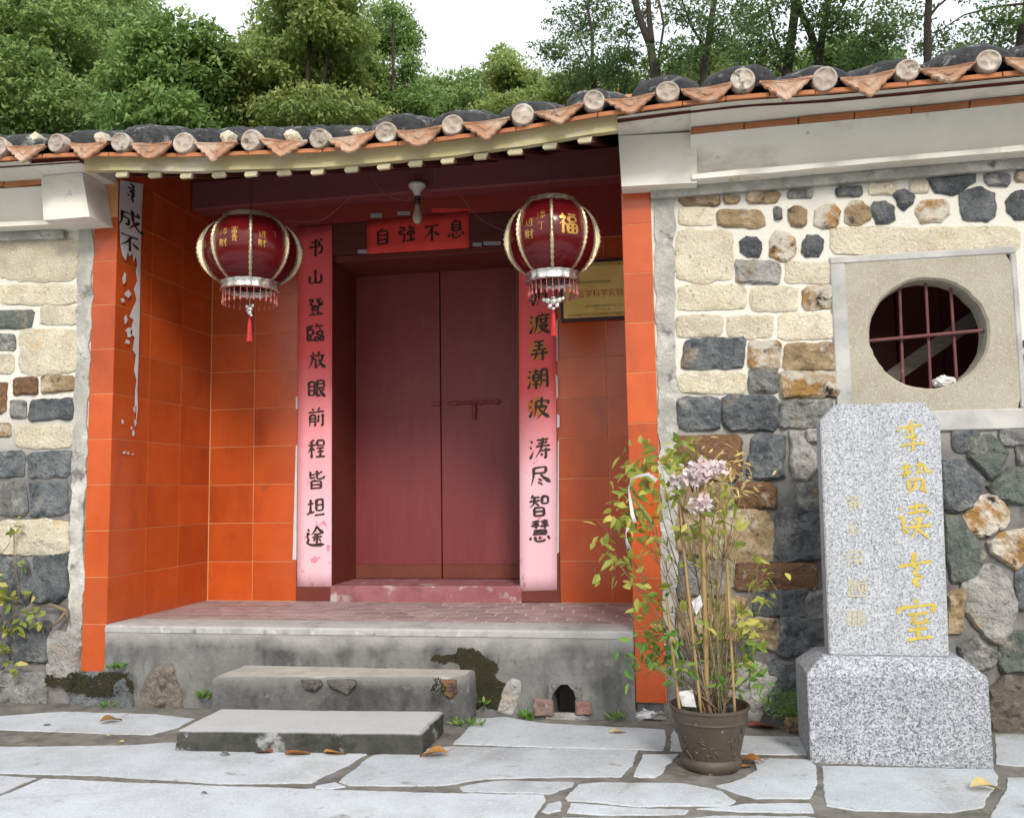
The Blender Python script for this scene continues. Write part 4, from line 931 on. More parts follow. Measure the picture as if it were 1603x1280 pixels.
# ================================================================ BRUSH LETTERING
# strokes as xxyy points on a 100 x 100 square, y down; a trailing - tapers the stroke, + swells it before the tip
GL = {
'自': '5005 4018;2520 2590;2520 7520 7592;2542 7242;2564 7264;2588 7588',
'山': '5015 5080;2045 2082 8082;8042 8085',
'书': '2226 6822 6644;1250 8246 8072 7084 6678;4808 4897;7210 8222',
'登': '1518 4218 3035 1050-;2030 3242;8015 6528;5510 6535 9050+;8830 7242;2550 7550;3558 6558 6572 3572 3558;3278 4088;6876 6088;1592 8892',
'臨': '1015 1088;1018 4218;1035 3835 3860;1060 3860;2418 2435;2460 2486;1088 4488;6008 5030-;6022 9022;7030 7540;5848 8848 8866 5866 5848;4874 6674 6695 4895 4874;7474 9474 9495 7595 7474',
'放': '2808 3220;1028 5028;2830 2460 0890-;2645 4645 4485 3888;6210 5240-;5832 9230;8232 7065 4595-;5845 7070 9895+',
'眼': '1015 1080;1015 3815 3882;1037 3837;1058 3858;1080 3880;5212 8812 8848 5248;5230 8830;5212 5292 7082;8855 7268-;6250 7575 9795+',
'前': '3005 3618;6803 6018;1025 9022;1838 1895-;1838 4538 4590 3888;1855 4355;1870 4370;6240 6275;8435 8492 7586',
'程': '4008 1518-;0832 4830;2818 2896;2838 0868-;2842 4458;5512 9012 9036 5536 5512;5248 9248;5666 9066;7248 7290;4890 9890',
'皆': '2010 2045 4538;2228 4525;8012 6028;5508 5545 6848 9045 9235;4550 3858;2558 2595;2558 7558 7595;2576 7376;2593 7593',
'坦': '0835 4233;2512 2578;0582 4572;5515 8815 8868 5568 5515;5541 8641;4590 9888',
'途': '6205 5025 3045-;6208 7525 9542+;4544 8042;3858 8856;6244 6285 5580;5265 4278-;7065 8280;1215 2228;0838 2236 1052 2268 0885;0880 2592 5096 9894+',
'強': '1015 3815 3832 1032;1032 1050 3850 3688 2584;7208 5525 8226;8018 9030;5538 8838 8858 5558 5538;7232 7286;4888 8886;8475 9290',
'不': '1018 8815;5520 4050 1078-;5038 5095;6048 9070+',
'息': '5002 4010;3012 3058;3012 7012 7060;3028 6828;3042 6842;3057 7057;1570 1288;3066 3590 5095 7090 7280;5066 5678;8066 9082',
'渡': '1015 2024;0640 1648;0592 2260-;6004 6414;3818 9616;3818 3560 2594-;4534 9034;5524 5550;7822 7850;5550 7850;4562 8862 6085 4097-;5268 7085 9897+',
'弄': '2812 7212;3030 6830;1848 8246;5012 5047;1066 9264;3855 3680 2295-;6652 6698',
'潮': '1015 2024;0640 1648;0592 1860-;2820 5620;4208 4230;3032 5432 5462 3062 3032;3047 5447;2676 5876;4262 4297;6612 6670 5895-;6612 9212 9292 8488;6638 9038;6662 9062',
'波': '1015 2024;0640 1648;0592 2260-;3822 9422 8836;3822 3660 2494-;6205 6245;4045 8645 6575 3897-;4852 6878 9897+',
'涛': '1015 2024;0640 1648;0592 2260-;3812 9010;4226 8624;3240 9638;6402 5650 3090-;4858 9856;7848 7892 6886;5570 6280',
'尽': '2012 7510 7536;2036 7536;2012 2050 0888-;4840 6055 9578+;4060 5668;3875 6088',
'智': '2504 1220-;1816 5216;0832 5430;3016 2845 0858-;3238 5055;6214 9014 9044 6244 6214;2862 2897;2862 7262 7297;2879 7079;2896 7296',
'慧': '1810 4810;2020 4620;1230 5030;3304 3342;5610 8810;5820 8620;5230 9230;7204 7242;2248 7846 7868;2457 7557;2066 7866;1076 0890;2874 3294 5098 7094 7286;4874 5484;8474 9488',
'帆': '1530 1575;1530 4230 4275 3672;2810 2897;5515 5560 4495-;5515 8515 8585 9892 9880;6640 7455',
'成': '1525 8822;2025 1870 0595-;2045 4445 4278 3272;5505 6050 7580 9592 9480;8345 6072 4592-;7208 8418',
'frag': '3808 5806 5224;3030 6230 3850;6244 4448 6262;5250 4880 5695;3062 4070',
'李': '0222 1230;1520 8518;5002 5050;4820 2545-;2852 7050 5062;5062 5092 4288;1274 9072',
'贽': '0818 4416;2603 2646 1842;0838 4232;5215 7812 7835 9240 9435;6603 6030 4848-;5828 7038;3056 3086;3056 7056 7086;5062 4882 2097-;5885 8097',
'读': '1212 2020;0838 2236 2282 3474;6002 6028;3814 8812;3428 9426 8838;5042 5848;4252 5058;3466 9664;6840 6070 3896-;6274 9096',
'书2': '1242 9034;5010 5030 4244 6050 4262 6872 4280 5897',
'室': '5002 5212;1218 0634;1220 9216 8434;2836 7634;5038 3256 7254;6646 7658;2872 7470;5058 5090;2592 8090',
's1': '1520 8518;3005 3032;6505 6532;2045 9043;3548 3595;6048 6090;8048 8090;3565 9063',
's2': '2515 7015 4540;5040 5088 4082;1555 9053',
's3': '2510 0850-;1838 1895;4520 9018;6005 5530;8010 8835;4048 9548;5060 4580;6560 9090;7065 4595-',
's4': '1510 4510 4540 1540 1510;1525 4525;0850 5250;3050 3075;1560 1085;1080 3090 9592;5815 9515;6028 6065;6028 9028 9065;7535 7558 5880;7868 9080',
'seal': '0505 9505 9595 0595 0505;3512 3588;6512 6588;1235 8835;1265 8865',
'福': '2004 2814;0822 3822 0858-;2438 2496;2848 4060;4810 9210;5222 8822 8844 5244 5222;4854 9254 9294 4894 4854;7054 7094;4874 9274',
'财': '0812 0870;0812 3612 3670;2222 2055 0492-;2470 4092;4430 9630;7608 7692 6686;7434 6060 4476-',
'进': '4028 9426;3852 9850;5808 5660 4284-;7806 7886;1212 2222;0838 2238 2076;0890 2580 5094 9894',
'添': '1015 2024;0640 1648;0592 2260-;4010 8808;3826 9624;6410 5838 3456-;6628 9452;6656 6692 5888;5062 4280;7662 8476;8860 9672',
'丁': '1218 9014;5418 5490 4082',
'富': '5002 5210;1216 1230;1216 8816 8428;3030 7030;3440 6640 6654 3454 3440;2264 7864 7896 2296 2264;5064 5096;2280 7880',
'贵': '3210 6810 6830 3230 3210;5002 5040;1542 8842;3052 3082;3052 7052 7082;5060 4680 2096-;5882 8096'}
def brush(key, place_fn, w=7.0, slant=.07, seed=0, lift=.0):
    """place_fn(u, v, h): u, v in -0.5..0.5, h the height of the stroke over the paper"""
    r = random.Random(seed*31+7); m = MB()
    for si, st in enumerate(GL[key].split(';')):
        mode = st[-1] if st[-1] in '-+' else ''
        pts = [np.array([float(t[:2]), float(t[2:4])]) for t in st.rstrip('-+').split()]
        pts = [p + np.array([r.uniform(-1.5, 1.5), r.uniform(-1.5, 1.5)]) for p in pts]
        d = []                                            # densify, then soften the corners a little
        for i in range(len(pts)-1):
            k = max(3, int(np.linalg.norm(pts[i+1]-pts[i])/6))
            for q in range(k): d.append(pts[i]+(pts[i+1]-pts[i])*q/k)
        d.append(pts[-1]); d = np.array(d)
        for _ in range(2):
            if len(d) > 2: d[1:-1] = d[1:-1]*.6+(d[:-2]+d[2:])*.2
        n = len(d); L, Rr = [], []
        for i in range(n):
            t = d[min(i+1, n-1)]-d[max(i-1, 0)]; t = t/(np.linalg.norm(t)+1e-9); nn = np.array([-t[1], t[0]]); s = i/(n-1)
            hor = abs(t[0])
            ww = w*(.72 + .38*(1-hor))*(1.12-.42*math.sin(math.pi*s))*(1+.1*r.uniform(-1, 1))
            if mode == '-': ww = w*(1.15-1.0*s)
            if mode == '+': ww = w*(.5+1.0*s if s < .78 else 1.28*(1-s)/.22+.1)
            ww *= min(1, (s*n+.7)/1.6) * (min(1, ((1-s)*n+.7)/1.6) if not mode else 1)
            L.append(d[i]+nn*ww/2); Rr.append(d[i]-nn*ww/2)
        def P(p): 
            u, v = p[0]/100-.5, .5-p[1]/100 + slant*(p[0]/100-.5); return place_fn(u, v, lift+.00025*si)
        V = [P(p) for p in L]+[P(p) for p in Rr]
        m.add(V, [(i, i+1, n+i+1, n+i) for i in range(n-1)])
    return m
def flat_place(c, du, dv, size, nrm, asp=1.0):
    c, du, dv, nrm = (np.array(a, float) for a in (c, du, dv, nrm))
    return lambda u, v, h: c + du*u*size*asp + dv*v*size + nrm*h
def character(key, c, du, dv, size, nrm, material, parent, w=8.0, slant=.07, seed=0, asp=1.0, name='character'):
    m = brush(key, flat_place(c, du, dv, size, nrm, asp), w, slant, seed, .0012); return m.build(name, material, parent, fix=False)

# ================================================================ PAPER COUPLETS AND BANNER
def wavy_sheet(p00, p10, p11, p01, nrm, nu=4, nv=24, th=.0012, amp=.0015, seed=0):
    p00, p10, p11, p01, nrm = (np.array(a, float) for a in (p00, p10, p11, p01, nrm)); V, Fc = [], []
    for L in (0, 1):
        for j in range(nv+1):
            for i in range(nu+1):
                u, v = i/nu, j/nv; p = (p00*(1-u)+p10*u)*(1-v)+(p01*(1-u)+p11*u)*v
                p = p + nrm*(amp*noise.noise(Vector((u*2, v*9, seed)))+amp*.6) - nrm*th*L; V.append(p)
    S = (nu+1)*(nv+1)
    for L in (0, 1):
        for j in range(nv):
            for i in range(nu): a = L*S+j*(nu+1)+i; Fc.append((a, a+1, a+nu+2, a+nu+1))
    for i in range(nu): Fc.append((i, i+1, S+i+1, S+i)); a = nv*(nu+1)+i; Fc.append((a, a+1, S+a+1, S+a))
    for j in range(nv): a = j*(nu+1); Fc.append((a, a+nu+1, S+a+nu+1, S+a)); a += nu; Fc.append((a, a+nu+1, S+a+nu+1, S+a))
    m = MB(); m.add(V, Fc); return m
NY = (0, -1, 0); YC = BACK-.0145
def couplet(corners, chars, material, label, discs_=(), seed=0):
    q = [ony(x, y, YC) for x, y in corners]; b = (q[0]+q[1])/2
    t = empty('paper_couplet', b, label, 'couplet', 'red paper couplets at the door')
    wavy_sheet(*q, NY, seed=seed).build('paper_strip', material, t, smooth='full')
    for (x, y) in discs_:
        c = ony(x, y, YC-.0032); m = MB(); m.prism([(c[0]+.072*math.cos(i*math.pi/12), c[1], c[2]+.072*math.sin(i*math.pi/12)) for i in range(24)], (0, .0005, 0)); m.build('gold_disc', D['golddisc'], t)
    for i, (ch, x, y, s) in enumerate(chars):
        c = ony(x, y, YC-.004); character(ch, c, X, Zv, s*(c[1]-CAM[1])/F_PX, NY, D['ink'], t, w=13.5, seed=seed+i)
    return t
LC = '书山登臨放眼前程皆坦途'
ly = (387, 433, 479, 520, 563, 608, 653, 702, 750, 793, 838); lx = (495, 494, 494, 494, 496, 496, 495, 495, 495, 494, 493)
couplet([(465, 918), (519, 918), (520, 352), (467, 356)], [(LC[i], lx[i], ly[i], 34) for i in range(11)], D['coupletL'], 'red paper couplet strip left of the door, faded pink over its lower half', seed=2)
RC = '帆渡弄潮波涛尽智慧'; ry = (462, 506, 548, 592, 638, 702, 745, 790, 830); rx = (842, 845, 844, 842, 844, 845, 846, 844, 845)
couplet([(814, 925), (872, 923), (870, 352), (812, 356)], [(RC[i], rx[i], ry[i], 36) for i in range(9)], D['coupletR'], 'red and pink paper couplet right of the door with gold discs behind the writing', [(842, 506), (842, 548), (840, 592), (841, 637)], seed=40)
# white remains of older strips beside both couplets
for (pts, sd) in ((((458, 876), (465, 876), (467, 690), (463, 700)), 1), (((463, 640), (466, 640), (466, 620), (463, 622)), 2), (((872, 866), (875, 864), (875, 690), (873, 690)), 3), (((872, 670), (876, 668), (876, 650), (872, 648)), 4), (((871, 625), (874, 620), (873, 590), (870, 585)), 5), (((871, 565), (873, 565), (873, 500), (871, 502)), 6)):
    q = [ony(x, y, YC-.0005 if x > 600 else BACK-.009) for x, y in pts]
    m = wavy_sheet(*q, NY, 2, 10, seed=sd, amp=.001); o = m.build('paper_remnant', D['paper'], None, origin=base_of(m.v))
    tag(o, ('long white paper strip remnant along the lower left edge of the left couplet', 'tiny white paper remnant at mid height beside the left couplet', 'long white paper remnant beside the lower half of the right couplet', 'small white flake beside the seam of the right couplet', 'jagged white remnant beside the gold discs of the right couplet', 'thin upper white remnant beside the right couplet under the plaque')[sd-1], 'paper', 'paper remnants beside the couplets')
t = empty('paper_banner', ony(655, 396, BACK-.012), 'red horizontal paper banner of four black characters over the door', 'banner')
q = [ony(x, y, BACK-.012) for x, y in ((575, 398), (735, 388), (734, 330), (574, 346))]
wavy_sheet(*q, NY, 16, 4, amp=.003, seed=3).build('paper_sheet', D['redpaper'], t, smooth='full')
for i, (x, y) in enumerate(((599, 371), (637, 366), (676, 364), (714, 359))):
    c = ony(x, y, BACK-.018); character('自強不息'[i], c, X, Zv, 29*(c[1]-CAM[1])/F_PX*1.12, NY, D['ink'], t, w=13.5, seed=70+i)
for k_, (x0, y0, x1, y1) in enumerate(((676, 326, 736, 333), (580, 334, 598, 341), (622, 331, 642, 337), (560, 391, 575, 397), (740, 380, 754, 386), (757, 378, 784, 384))):
    q = [ony(x, y, BACK-.0095) for x, y in ((x0, y1), (x1, y1), (x1, y0), (x0, y0))]
    m = wavy_sheet(*q, NY, 4, 2, seed=k_, amp=.001); o = m.build('paper_scrap', D['oldpaper'] if k_ else D['redpaper'], None, origin=base_of(m.v))
    tag(o, ('red torn paper scrap along the top right edge of the banner', 'grey paper scrap above the first character of the banner', 'grey paper scrap above the second character of the banner', 'grey paper scrap at the lower left corner of the banner', 'short grey paper scrap just right of the banner', 'long grey paper scrap between the banner and the right lantern')[k_], 'paper scrap', 'paper scraps on the lintel')
# torn white strip on the left side wall of the porch
t = empty('torn_paper_strip', onx(205, 620, .008), 'torn whitish paper strip with black writing peeling off the left porch wall', 'paper strip')
def onwall(pts, off): return [(onx(x, y, off)) for x, y in pts]
main = [(188, 282), (224, 288), (222, 330), (220, 400), (219, 480), (217, 560), (215, 610), (216, 640), (213, 662), (214, 636), (211, 640), (212, 610), (214, 596), (210, 580), (213, 556), (208, 548), (211, 528), (204, 522), (209, 500), (203, 496), (210, 478), (214, 470), (210, 452), (215, 440), (213, 424), (215, 414), (213, 400), (209, 410), (208, 396), (203, 401), (200, 394), (197, 408), (192, 400), (189, 385), (187, 340)]
from mathutils.geometry import tessellate_polygon
def flat_poly(pts, off, nrm, th=.0012):
    P = [np.array(p) for p in onwall(pts, off)]; tri = tessellate_polygon([[Vector(p) for p in P]])
    m = MB(); n = len(P); nn = np.array(nrm)*th
    m.add([p for p in P]+[p-nn for p in P], [tuple(t_) for t_ in tri]+[tuple(n+i for i in t_) for t_ in tri]+[(i, (i+1) % n, n+(i+1) % n, n+i) for i in range(n)]); return m
flat_poly(main, .0095, X).build('paper_sheet', D['paper'], t)
r_ = random.Random(4)
for i, (x, y, w, h) in enumerate(((195, 436, 6, 18), (200, 460, 10, 12), (192, 470, 6, 8), (197, 500, 5, 16), (203, 520, 12, 14), (200, 535, 8, 10), (211, 640, 4, 12), (212, 662, 4, 12), (209, 678, 4, 10), (206, 670, 3, 6), (192, 660, 3, 9), (195, 708, 6, 5), (201, 709, 4, 4), (208, 711, 3, 3))):
    n = 9; pts = [(x+w/2*math.cos(2*math.pi*j/n)*r_.uniform(.6, 1.2), y+h/2*math.sin(2*math.pi*j/n)*r_.uniform(.6, 1.2)) for j in range(n)]
    flat_poly(pts, .0095, X).build('paper_flake', D['paper'], t)
for ch, x, y, s in (('frag', 207, 303, 36), ('成', 204, 345, 40), ('不', 203, 380, 34)):
    c = onx(x, y, .011); character(ch, c, (0, 1, 0), Zv, s*(c[1]-CAM[1])/F_PX*1.0, X, D['ink'], t, w=12, seed=x, asp=2.0)

# ================================================================ BRASS PLAQUE
pc = ony(883, 497, BACK-.03); pz0, pz1 = ony(930, 497, BACK-.03)[2], ony(930, 412, BACK-.03)[2]; px0, px1 = pc[0], pc[0]+.60
t = empty('brass_plaque', ((px0+px1)/2, BACK-.02, pz0), 'engraved brass plaque in dark frame on the porch wall behind a lantern', 'plaque')
m = MB(); m.box((px0-.022, BACK-.045, pz0-.022), (px1+.022, BACK-.009, pz1+.022), .006); m.build('frame', D['frame'], t)
m = MB(); m.box((px0, BACK-.050, pz0), (px1, BACK-.046, pz1), .001); m.build('plate', D['brass'], t)
for a, b in (((px0+.03, pz0+.008), (px1-.03, pz0+.03)), ((px0+.03, pz1-.03), (px1-.03, pz1-.008))):
    m = MB(); m.box((a[0], BACK-.054, a[1]), (b[0], BACK-.0505, b[1]), .0015); m.build('embossed_border', D['brassrim'], t)
def text_part(body, x, z, size, material, y, parent, squeeze=1.0):
    c = bpy.data.curves.new('lettering', 'FONT'); c.body = body; c.size = size; c.align_x = 'LEFT'; c.resolution_u = 2
    o = bpy.data.objects.new('lettering', c); COL.objects.link(o)
    me = bpy.data.meshes.new_from_object(o.evaluated_get(bpy.context.evaluated_depsgraph_get())); bpy.data.objects.remove(o)
    for v in me.vertices: v.co = Vector((x+v.co.x*squeeze, y, z+v.co.y))
    me.materials.clear(); me.materials.append(material); return link_mesh('lettering', me, parent)
text_part('白云学科学实验基地', px0+.045, pz0+.155, .062, D['redtext'], BACK-.0508, t, .93)
text_part('泉州市中学综合实践活动', px0+.09, pz0+.255, .024, D['ink'], BACK-.0508, t)
text_part('泉州市教育科学研究中心 二〇一〇年', px0+.16, pz0+.075, .021, D['ink'], BACK-.0508, t)
text_part('二〇一〇年八月', px0+.22, pz0+.048, .018, D['ink'], BACK-.0508, t)

# ================================================================ LANTERNS
def lantern(cx, cy, zc, Rm, H, rot, label, texts, charm, ceil_z, lean=0):
    t = empty('palace_lantern', (cx, cy, zc-H*1.2), label, 'lantern', 'red palace lanterns in the porch')
    zt, zb = zc+H*.50, zc-H*.50
    def prof(s, k=1.0):                                   # s 0 bottom..1 top
        e = .46 if s > .5 else .40; r = Rm*(e+(1-e)*max(0, 1-abs((s-.53)/.53 if s < .53 else (s-.53)/.47)**2.2)**.66)
        return r*k, zb+(zt-zb)*s
    n = 16
    for k in range(8):
        a0, a1 = rot+k*math.pi/4, rot+(k+1)*math.pi/4; V, Fc = [], []; na = 8
        for i in range(n+1):
            r, z = prof(.03+.94*i/n, .955)
            for j in range(na+1):
                u = j/na; a = a0+(a1-a0)*u; rr = r*(1-.035*math.sin(math.pi*u)+.02*math.sin(math.pi*u)**2)
                V.append((cx+rr*math.cos(a), cy+rr*math.sin(a), z))
        for i in range(n):
            for j in range(na): Fc.append((i*(na+1)+j, i*(na+1)+j+1, (i+1)*(na+1)+j+1, (i+1)*(na+1)+j))
        m = MB(); m.add(V, Fc); pn = m.build('shade_panel', D['lantern'], t, smooth='full')
        # beaded metal rib along the seam
        V, Fc = [], []; nn = 30; dirv = np.array([math.cos(a0), math.sin(a0), 0]); tan = np.array([-math.sin(a0), math.cos(a0), 0])
        for i in range(nn+1):
            s = .01+.98*i/nn; r, z = prof(s); mid = math.sin(math.pi*s)
            w = .007+.005*mid; out = .005+.012*mid*(1+.30*math.cos(i*math.pi)); lace = 1+.25*math.cos(i*math.pi)
            c = np.array([cx, cy, z])
            for (o_, ww) in ((-.018, w*.5), (.006, w*lace), (out, w*.35), (out, -w*.35), (.006, -w*lace), (-.018, -w*.5)): V.append(c+dirv*(r+o_)+tan*ww)
        for i in range(nn):
            for j in range(6): Fc.append((i*6+j, i*6+(j+1) % 6, (i+1)*6+(j+1) % 6, (i+1)*6+j))
        m = MB(); m.add(V, Fc); m.build('rib', D['trim'], t, smooth=50)
    rt, rb = prof(.985)[0], prof(.03)[0]
    scal = lambda w_, i: 1+.025*math.cos(16*w_)
    m = MB(); m.lathe([(rt*.98, -.012), (rt*1.06, 0), (rt*1.0, .028), (rt*.92, .034), (rt*.5, .030), (.01, .028)], (cx, cy, zt-.012), 64, wob=scal); m.build('top_ring', D['trim'], t, smooth=40)
    m = MB(); m.lathe([(rb*.9, .01), (rb*1.08, .012), (rb*1.02, -.012), (rb*1.08, -.042), (rb*1.0, -.048), (rb*.9, -.03)], (cx, cy, zb+.01), 64, wob=scal, cap=False); m.build('bottom_ring', D['silver'], t, smooth=40)
    m = MB(); m.lathe([(rb*.9, 0), (.01, -.004)], (cx, cy, zb+.006), 24); m.build('base_plate', D['lantern'], t)
    m = MB(); nb = 26
    for k in range(nb):
        a = 2*math.pi*k/nb; x, y = cx+rb*.98*math.cos(a), cy+rb*.98*math.sin(a); z = zb-.036
        m.lathe([(.002, 0), (.002, -.04), (.0045, -.045), (.002, -.05), (.002, -.058), (.0085, -.078), (.006, -.088), (.001, -.093)], (x, y, z), 6)
    m.build('bead_fringe', D['bead'], t, smooth='full')
    zo = zb-.15
    m = MB(); m.tube([(cx, cy, zb), (cx, cy, zo)], .0025, 6)
    for (dx, dz, r) in charm: 
        bm = bmesh.new(); bmesh.ops.create_icosphere(bm, subdivisions=2, radius=r)
        bm.verts.index_update(); m.add([(cx+dx+v.co.x, cy+v.co.y*.6, zo+dz+v.co.z) for v in bm.verts], [[v.index for v in f.verts] for f in bm.faces]); bm.free()
    m.build('charm', D['silver'], t, smooth='full')
    zq = zo-.07
    m = MB(); m.tube([(cx, cy, zq+.02), (cx, cy, zq)], .003, 6); m.lathe([(.007, 0), (.010, -.03), (.012, -.09), (.017, -.15), (.012, -.152)], (cx, cy, zq), 14, wob=lambda w_, i: 1+.15*math.cos(7*w_)); m.build('tassel', D['tassel'], t, smooth=40)
    m = MB(); z = zt+.015; k = 0
    while z < ceil_z-.02:                                  # chain of links
        cxy = (math.cos(k*math.pi/2), math.sin(k*math.pi/2)); pts = [(cx+.009*cxy[0]*math.cos(w_), cy+.009*cxy[1]*math.cos(w_), z+.018+.018*math.sin(w_)) for w_ in np.linspace(0, 2*math.pi, 9)]
        m.tube(pts, .0025, 5, cap=False); z += .030; k += 1
    m.build('chain', D['iron'], t, smooth='full')
    for (key, ang, s, size, w_) in [(k1, a1, s1_, z1*.86, w1*.85) for (k1, a1, s1_, z1, w1) in texts]:
        def pf(u, v, h, ang=ang, s=s, size=size):
            r, z = prof(s+v*size/(zt-zb), .955); aa = ang + u*size/(Rm*.95)
            uu = ((aa-rot) % (math.pi/4))/(math.pi/4); rr = r*(1-.035*math.sin(math.pi*uu)+.02*math.sin(math.pi*uu)**2)+.003+h
            return (cx+rr*math.cos(aa), cy+rr*math.sin(aa), z)
        brush(key, pf, w_, .0, int(ang*100), 0).build('gilt_character', D['gilt'], t, fix=False)
    return t
D['gilt'] = mat('gilt_print', (.62, .36, .08), (.45, .22, .05), 30, rough=.3, metal=.6)
LY = .12
for (xc, top, bot, xl, xr, label, kind) in ((394, 342, 457, 313, 473, 'red lantern with a small silver bell charm hanging before the left tiled wall', 0), (864, 316, 444, 785, 946, 'red lantern bearing a large gold blessing character with silver cloud charm', 1)):
    a, b, c, d = ony(xc, top, LY), ony(xc, bot, LY), ony(xl, 400, LY), ony(xr, 400, LY)
    cx = (c[0]+d[0])/2; Rm = (d[0]-c[0])/2/1.13; zc = (a[2]+b[2])/2+.012; H = (a[2]-b[2])*.90
    face = math.atan2(CAM[1]-LY, CAM[0]-cx)               # a rib faces the viewer's side of the yard
    P4 = math.pi/4
    if kind == 0:
        tx = [('富', face-P4*.42, .66, .062, 14), ('贵', face-P4*.42, .54, .062, 14), ('添', face-P4*.72, .64, .06, 14), ('财', face-P4*.72, .48, .07, 15), ('进', face+P4*.30, .61, .06, 13), ('财', face+P4*.30, .48, .066, 15), ('丁', face+P4*.66, .64, .055, 9), ('福', face-P4*1.5, .52, .07, 9)]
        charm = [(0, 0, .022), (-.018, .018, .016), (.02, .022, .014), (0, -.028, .017), (.012, -.045, .010), (-.012, -.012, .014)]
    else:
        tx = [('福', face+P4*.48, .57, .155, 17), ('添', face-P4*.30, .68, .065, 12), ('丁', face-P4*.30, .54, .07, 9), ('进', face-P4*.66, .61, .068, 11), ('财', face-P4*.66, .45, .075, 14), ('福', face-P4*1.5, .5, .09, 8)]
        charm = [(0, 0, .026), (-.034, .008, .022), (.034, .006, .024), (-.058, .014, .016), (.060, .014, .015), (-.022, -.030, .017), (.024, -.028, .016), (0, -.046, .012), (0, .022, .017)]
    lantern(cx, LY, zc, Rm, H, face, label, tx, charm, eave(cx)-.18+(LY-EY)*SL)

# ================================================================ BULB AND WIRES
p = ony(653, 291, .84); q = ony(653, 347, .84)
t = empty('bulb_lamp', q, 'bare bulb in white ceramic holder under the purple porch beam', 'lamp')
h = p[2]-q[2]
m = MB(); m.lathe([(.01, .012), (.062, .012), (.066, .0), (.06, -.014), (.042, -.03), (.028, -.05), (.022, -.075), (.02, -.08)], (p[0], .84, p[2]), 24); m.build('ceiling_rose', D['ceramic'], t, smooth=40)
m = MB(); m.lathe([(.020, -.078), (.022, -.10), (.021, -.135), (.017, -.14)], (p[0], .84, p[2]), 16); m.build('socket', D['black'], t, smooth=40)
m = MB(); z0 = -.14; m.lathe([(.016, z0), (.018, z0-.02), (.022, z0-.045), (.032, z0-.075), (.036, z0-.10), (.032, z0-.125), (.018, z0-.142), (.002, z0-.147)], (p[0], .84, p[2]), 18); m.build('bulb', D['glassbulb'], t, smooth='full')
def wire(pts, Y, label, r=.0035):
    P = [ony(x, y, Y) for x, y in pts]; out = []
    for i in range(len(P)-1):
        for k in range(6):
            a = P[max(i-1, 0)]; b = P[i]; c = P[i+1]; d = P[min(i+2, len(P)-1)]; s = k/6
            out.append(.5*((2*b)+(-a+c)*s+(2*a-5*b+4*c-d)*s*s+(-a+3*b-3*c+d)*s**3))
    out.append(P[-1]); m = MB(); m.tube(out, r, 6); o = m.build('electric_wire', D['wire'], None, smooth='full', origin=base_of(m.v)); tag(o, label, 'wire', 'loose wires in the porch'); return o
wire([(448, 346), (500, 345), (530, 325), (555, 300), (570, 275)], .92, 'thin wire curving up from the left lantern to the porch beam')
wire([(580, 268), (590, 290), (610, 308), (640, 314), (648, 303)], .90, 'thin wire looping down to the left side of the bulb holder', .003)
wire([(660, 306), (675, 300), (681, 280), (680, 262)], .90, 'thin wire rising from the right side of the bulb holder', .003)
wire([(720, 305), (735, 325), (755, 345), (790, 362)], .95, 'thin wire sagging toward the lantern with the blessing character', .003)

# ================================================================ STEPS
D['steprock'] = mat('exposed_aggregate', (.10, .095, .085), (.17, .16, .14), 14, rough=.95, bump=1, bscale=40, bdist=.03, layers=[((.045, .042, .04), 12, .54, .66)])
def step(poly, z0, z1, name, label, top_mat, face_mat, seed, notch=()):
    c = np.mean(poly, axis=0); t = empty(name, (c[0], c[1], z0), label, 'step')
    pts = []; r = random.Random(seed)
    for i in range(len(poly)):
        a, b = np.array(poly[i]), np.array(poly[(i+1) % len(poly)]); k = max(2, int(np.linalg.norm(b-a)/.03))
        for q in range(k): pts.append(a+(b-a)*q/k)
    n = len(pts); rings = [(0, z0), (-.004, z0+(z1-z0)*.4), (0, z1-.016), (.006, z1-.005), (.016, z1-.0006)]; V, Fc = [], []
    for (ins, z) in rings:
        for p in pts:
            d = c-p; d = d/np.linalg.norm(d); w_ = .009*noise.noise(Vector((p[0]*9, p[1]*9, z*15+seed)))+.008*noise.noise(Vector((p[0]*33, p[1]*33, z*40+seed)))
            ch = 0
            for (nx_, ny_, nr) in notch:
                dd = math.hypot(p[0]-nx_, p[1]-ny_)
                if dd < nr and z > z0+.1: ch = (1-dd/nr)*.035
            q = p+d*(ins+w_+ch*1.0); V.append((q[0], q[1], z-(ch*.7 if z > z1-.02 else 0)))
    for L in range(len(rings)-1):
        for i in range(n): Fc.append((L*n+i, L*n+(i+1) % n, (L+1)*n+(i+1) % n, (L+1)*n+i))
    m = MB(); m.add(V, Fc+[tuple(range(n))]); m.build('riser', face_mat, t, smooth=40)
    m = MB(); base = (len(rings)-1)*n
    inner = [(v[0], v[1], v[2]+.0005) for v in V[base:]]; V2 = inner+[(c[0]+(v[0]-c[0])*.8, c[1]+(v[1]-c[1])*.8, z1+.001) for v in inner]+[(c[0], c[1], z1+.0015)]
    F2 = [(i, (i+1) % n, n+(i+1) % n, n+i) for i in range(n)]+[(n+i, n+(i+1) % n, 2*n) for i in range(n)]
    m.add(V2, F2); m.build('tread', top_mat, t, smooth='full'); return t
U = -.238
up = [onz(333, 1059, U)[:2], onz(716, 1060, U)[:2], onz(741, 1045, U)[:2], (2.44, .0), (.955, .0)]
up[2] = np.array([2.43, -.16])
notches = [(float(onz(x, 1062, U)[0]), float(onz(x, 1062, U)[1]), r) for x, r in ((490, .07), (525, .05), (548, .05), (704, .06))]
s1 = step(up, GZ-.02, U, 'concrete_step', 'upper step of worn concrete with a chipped front edge against the porch plinth', D['steptop'], D['stepdirt'], 3, notches)
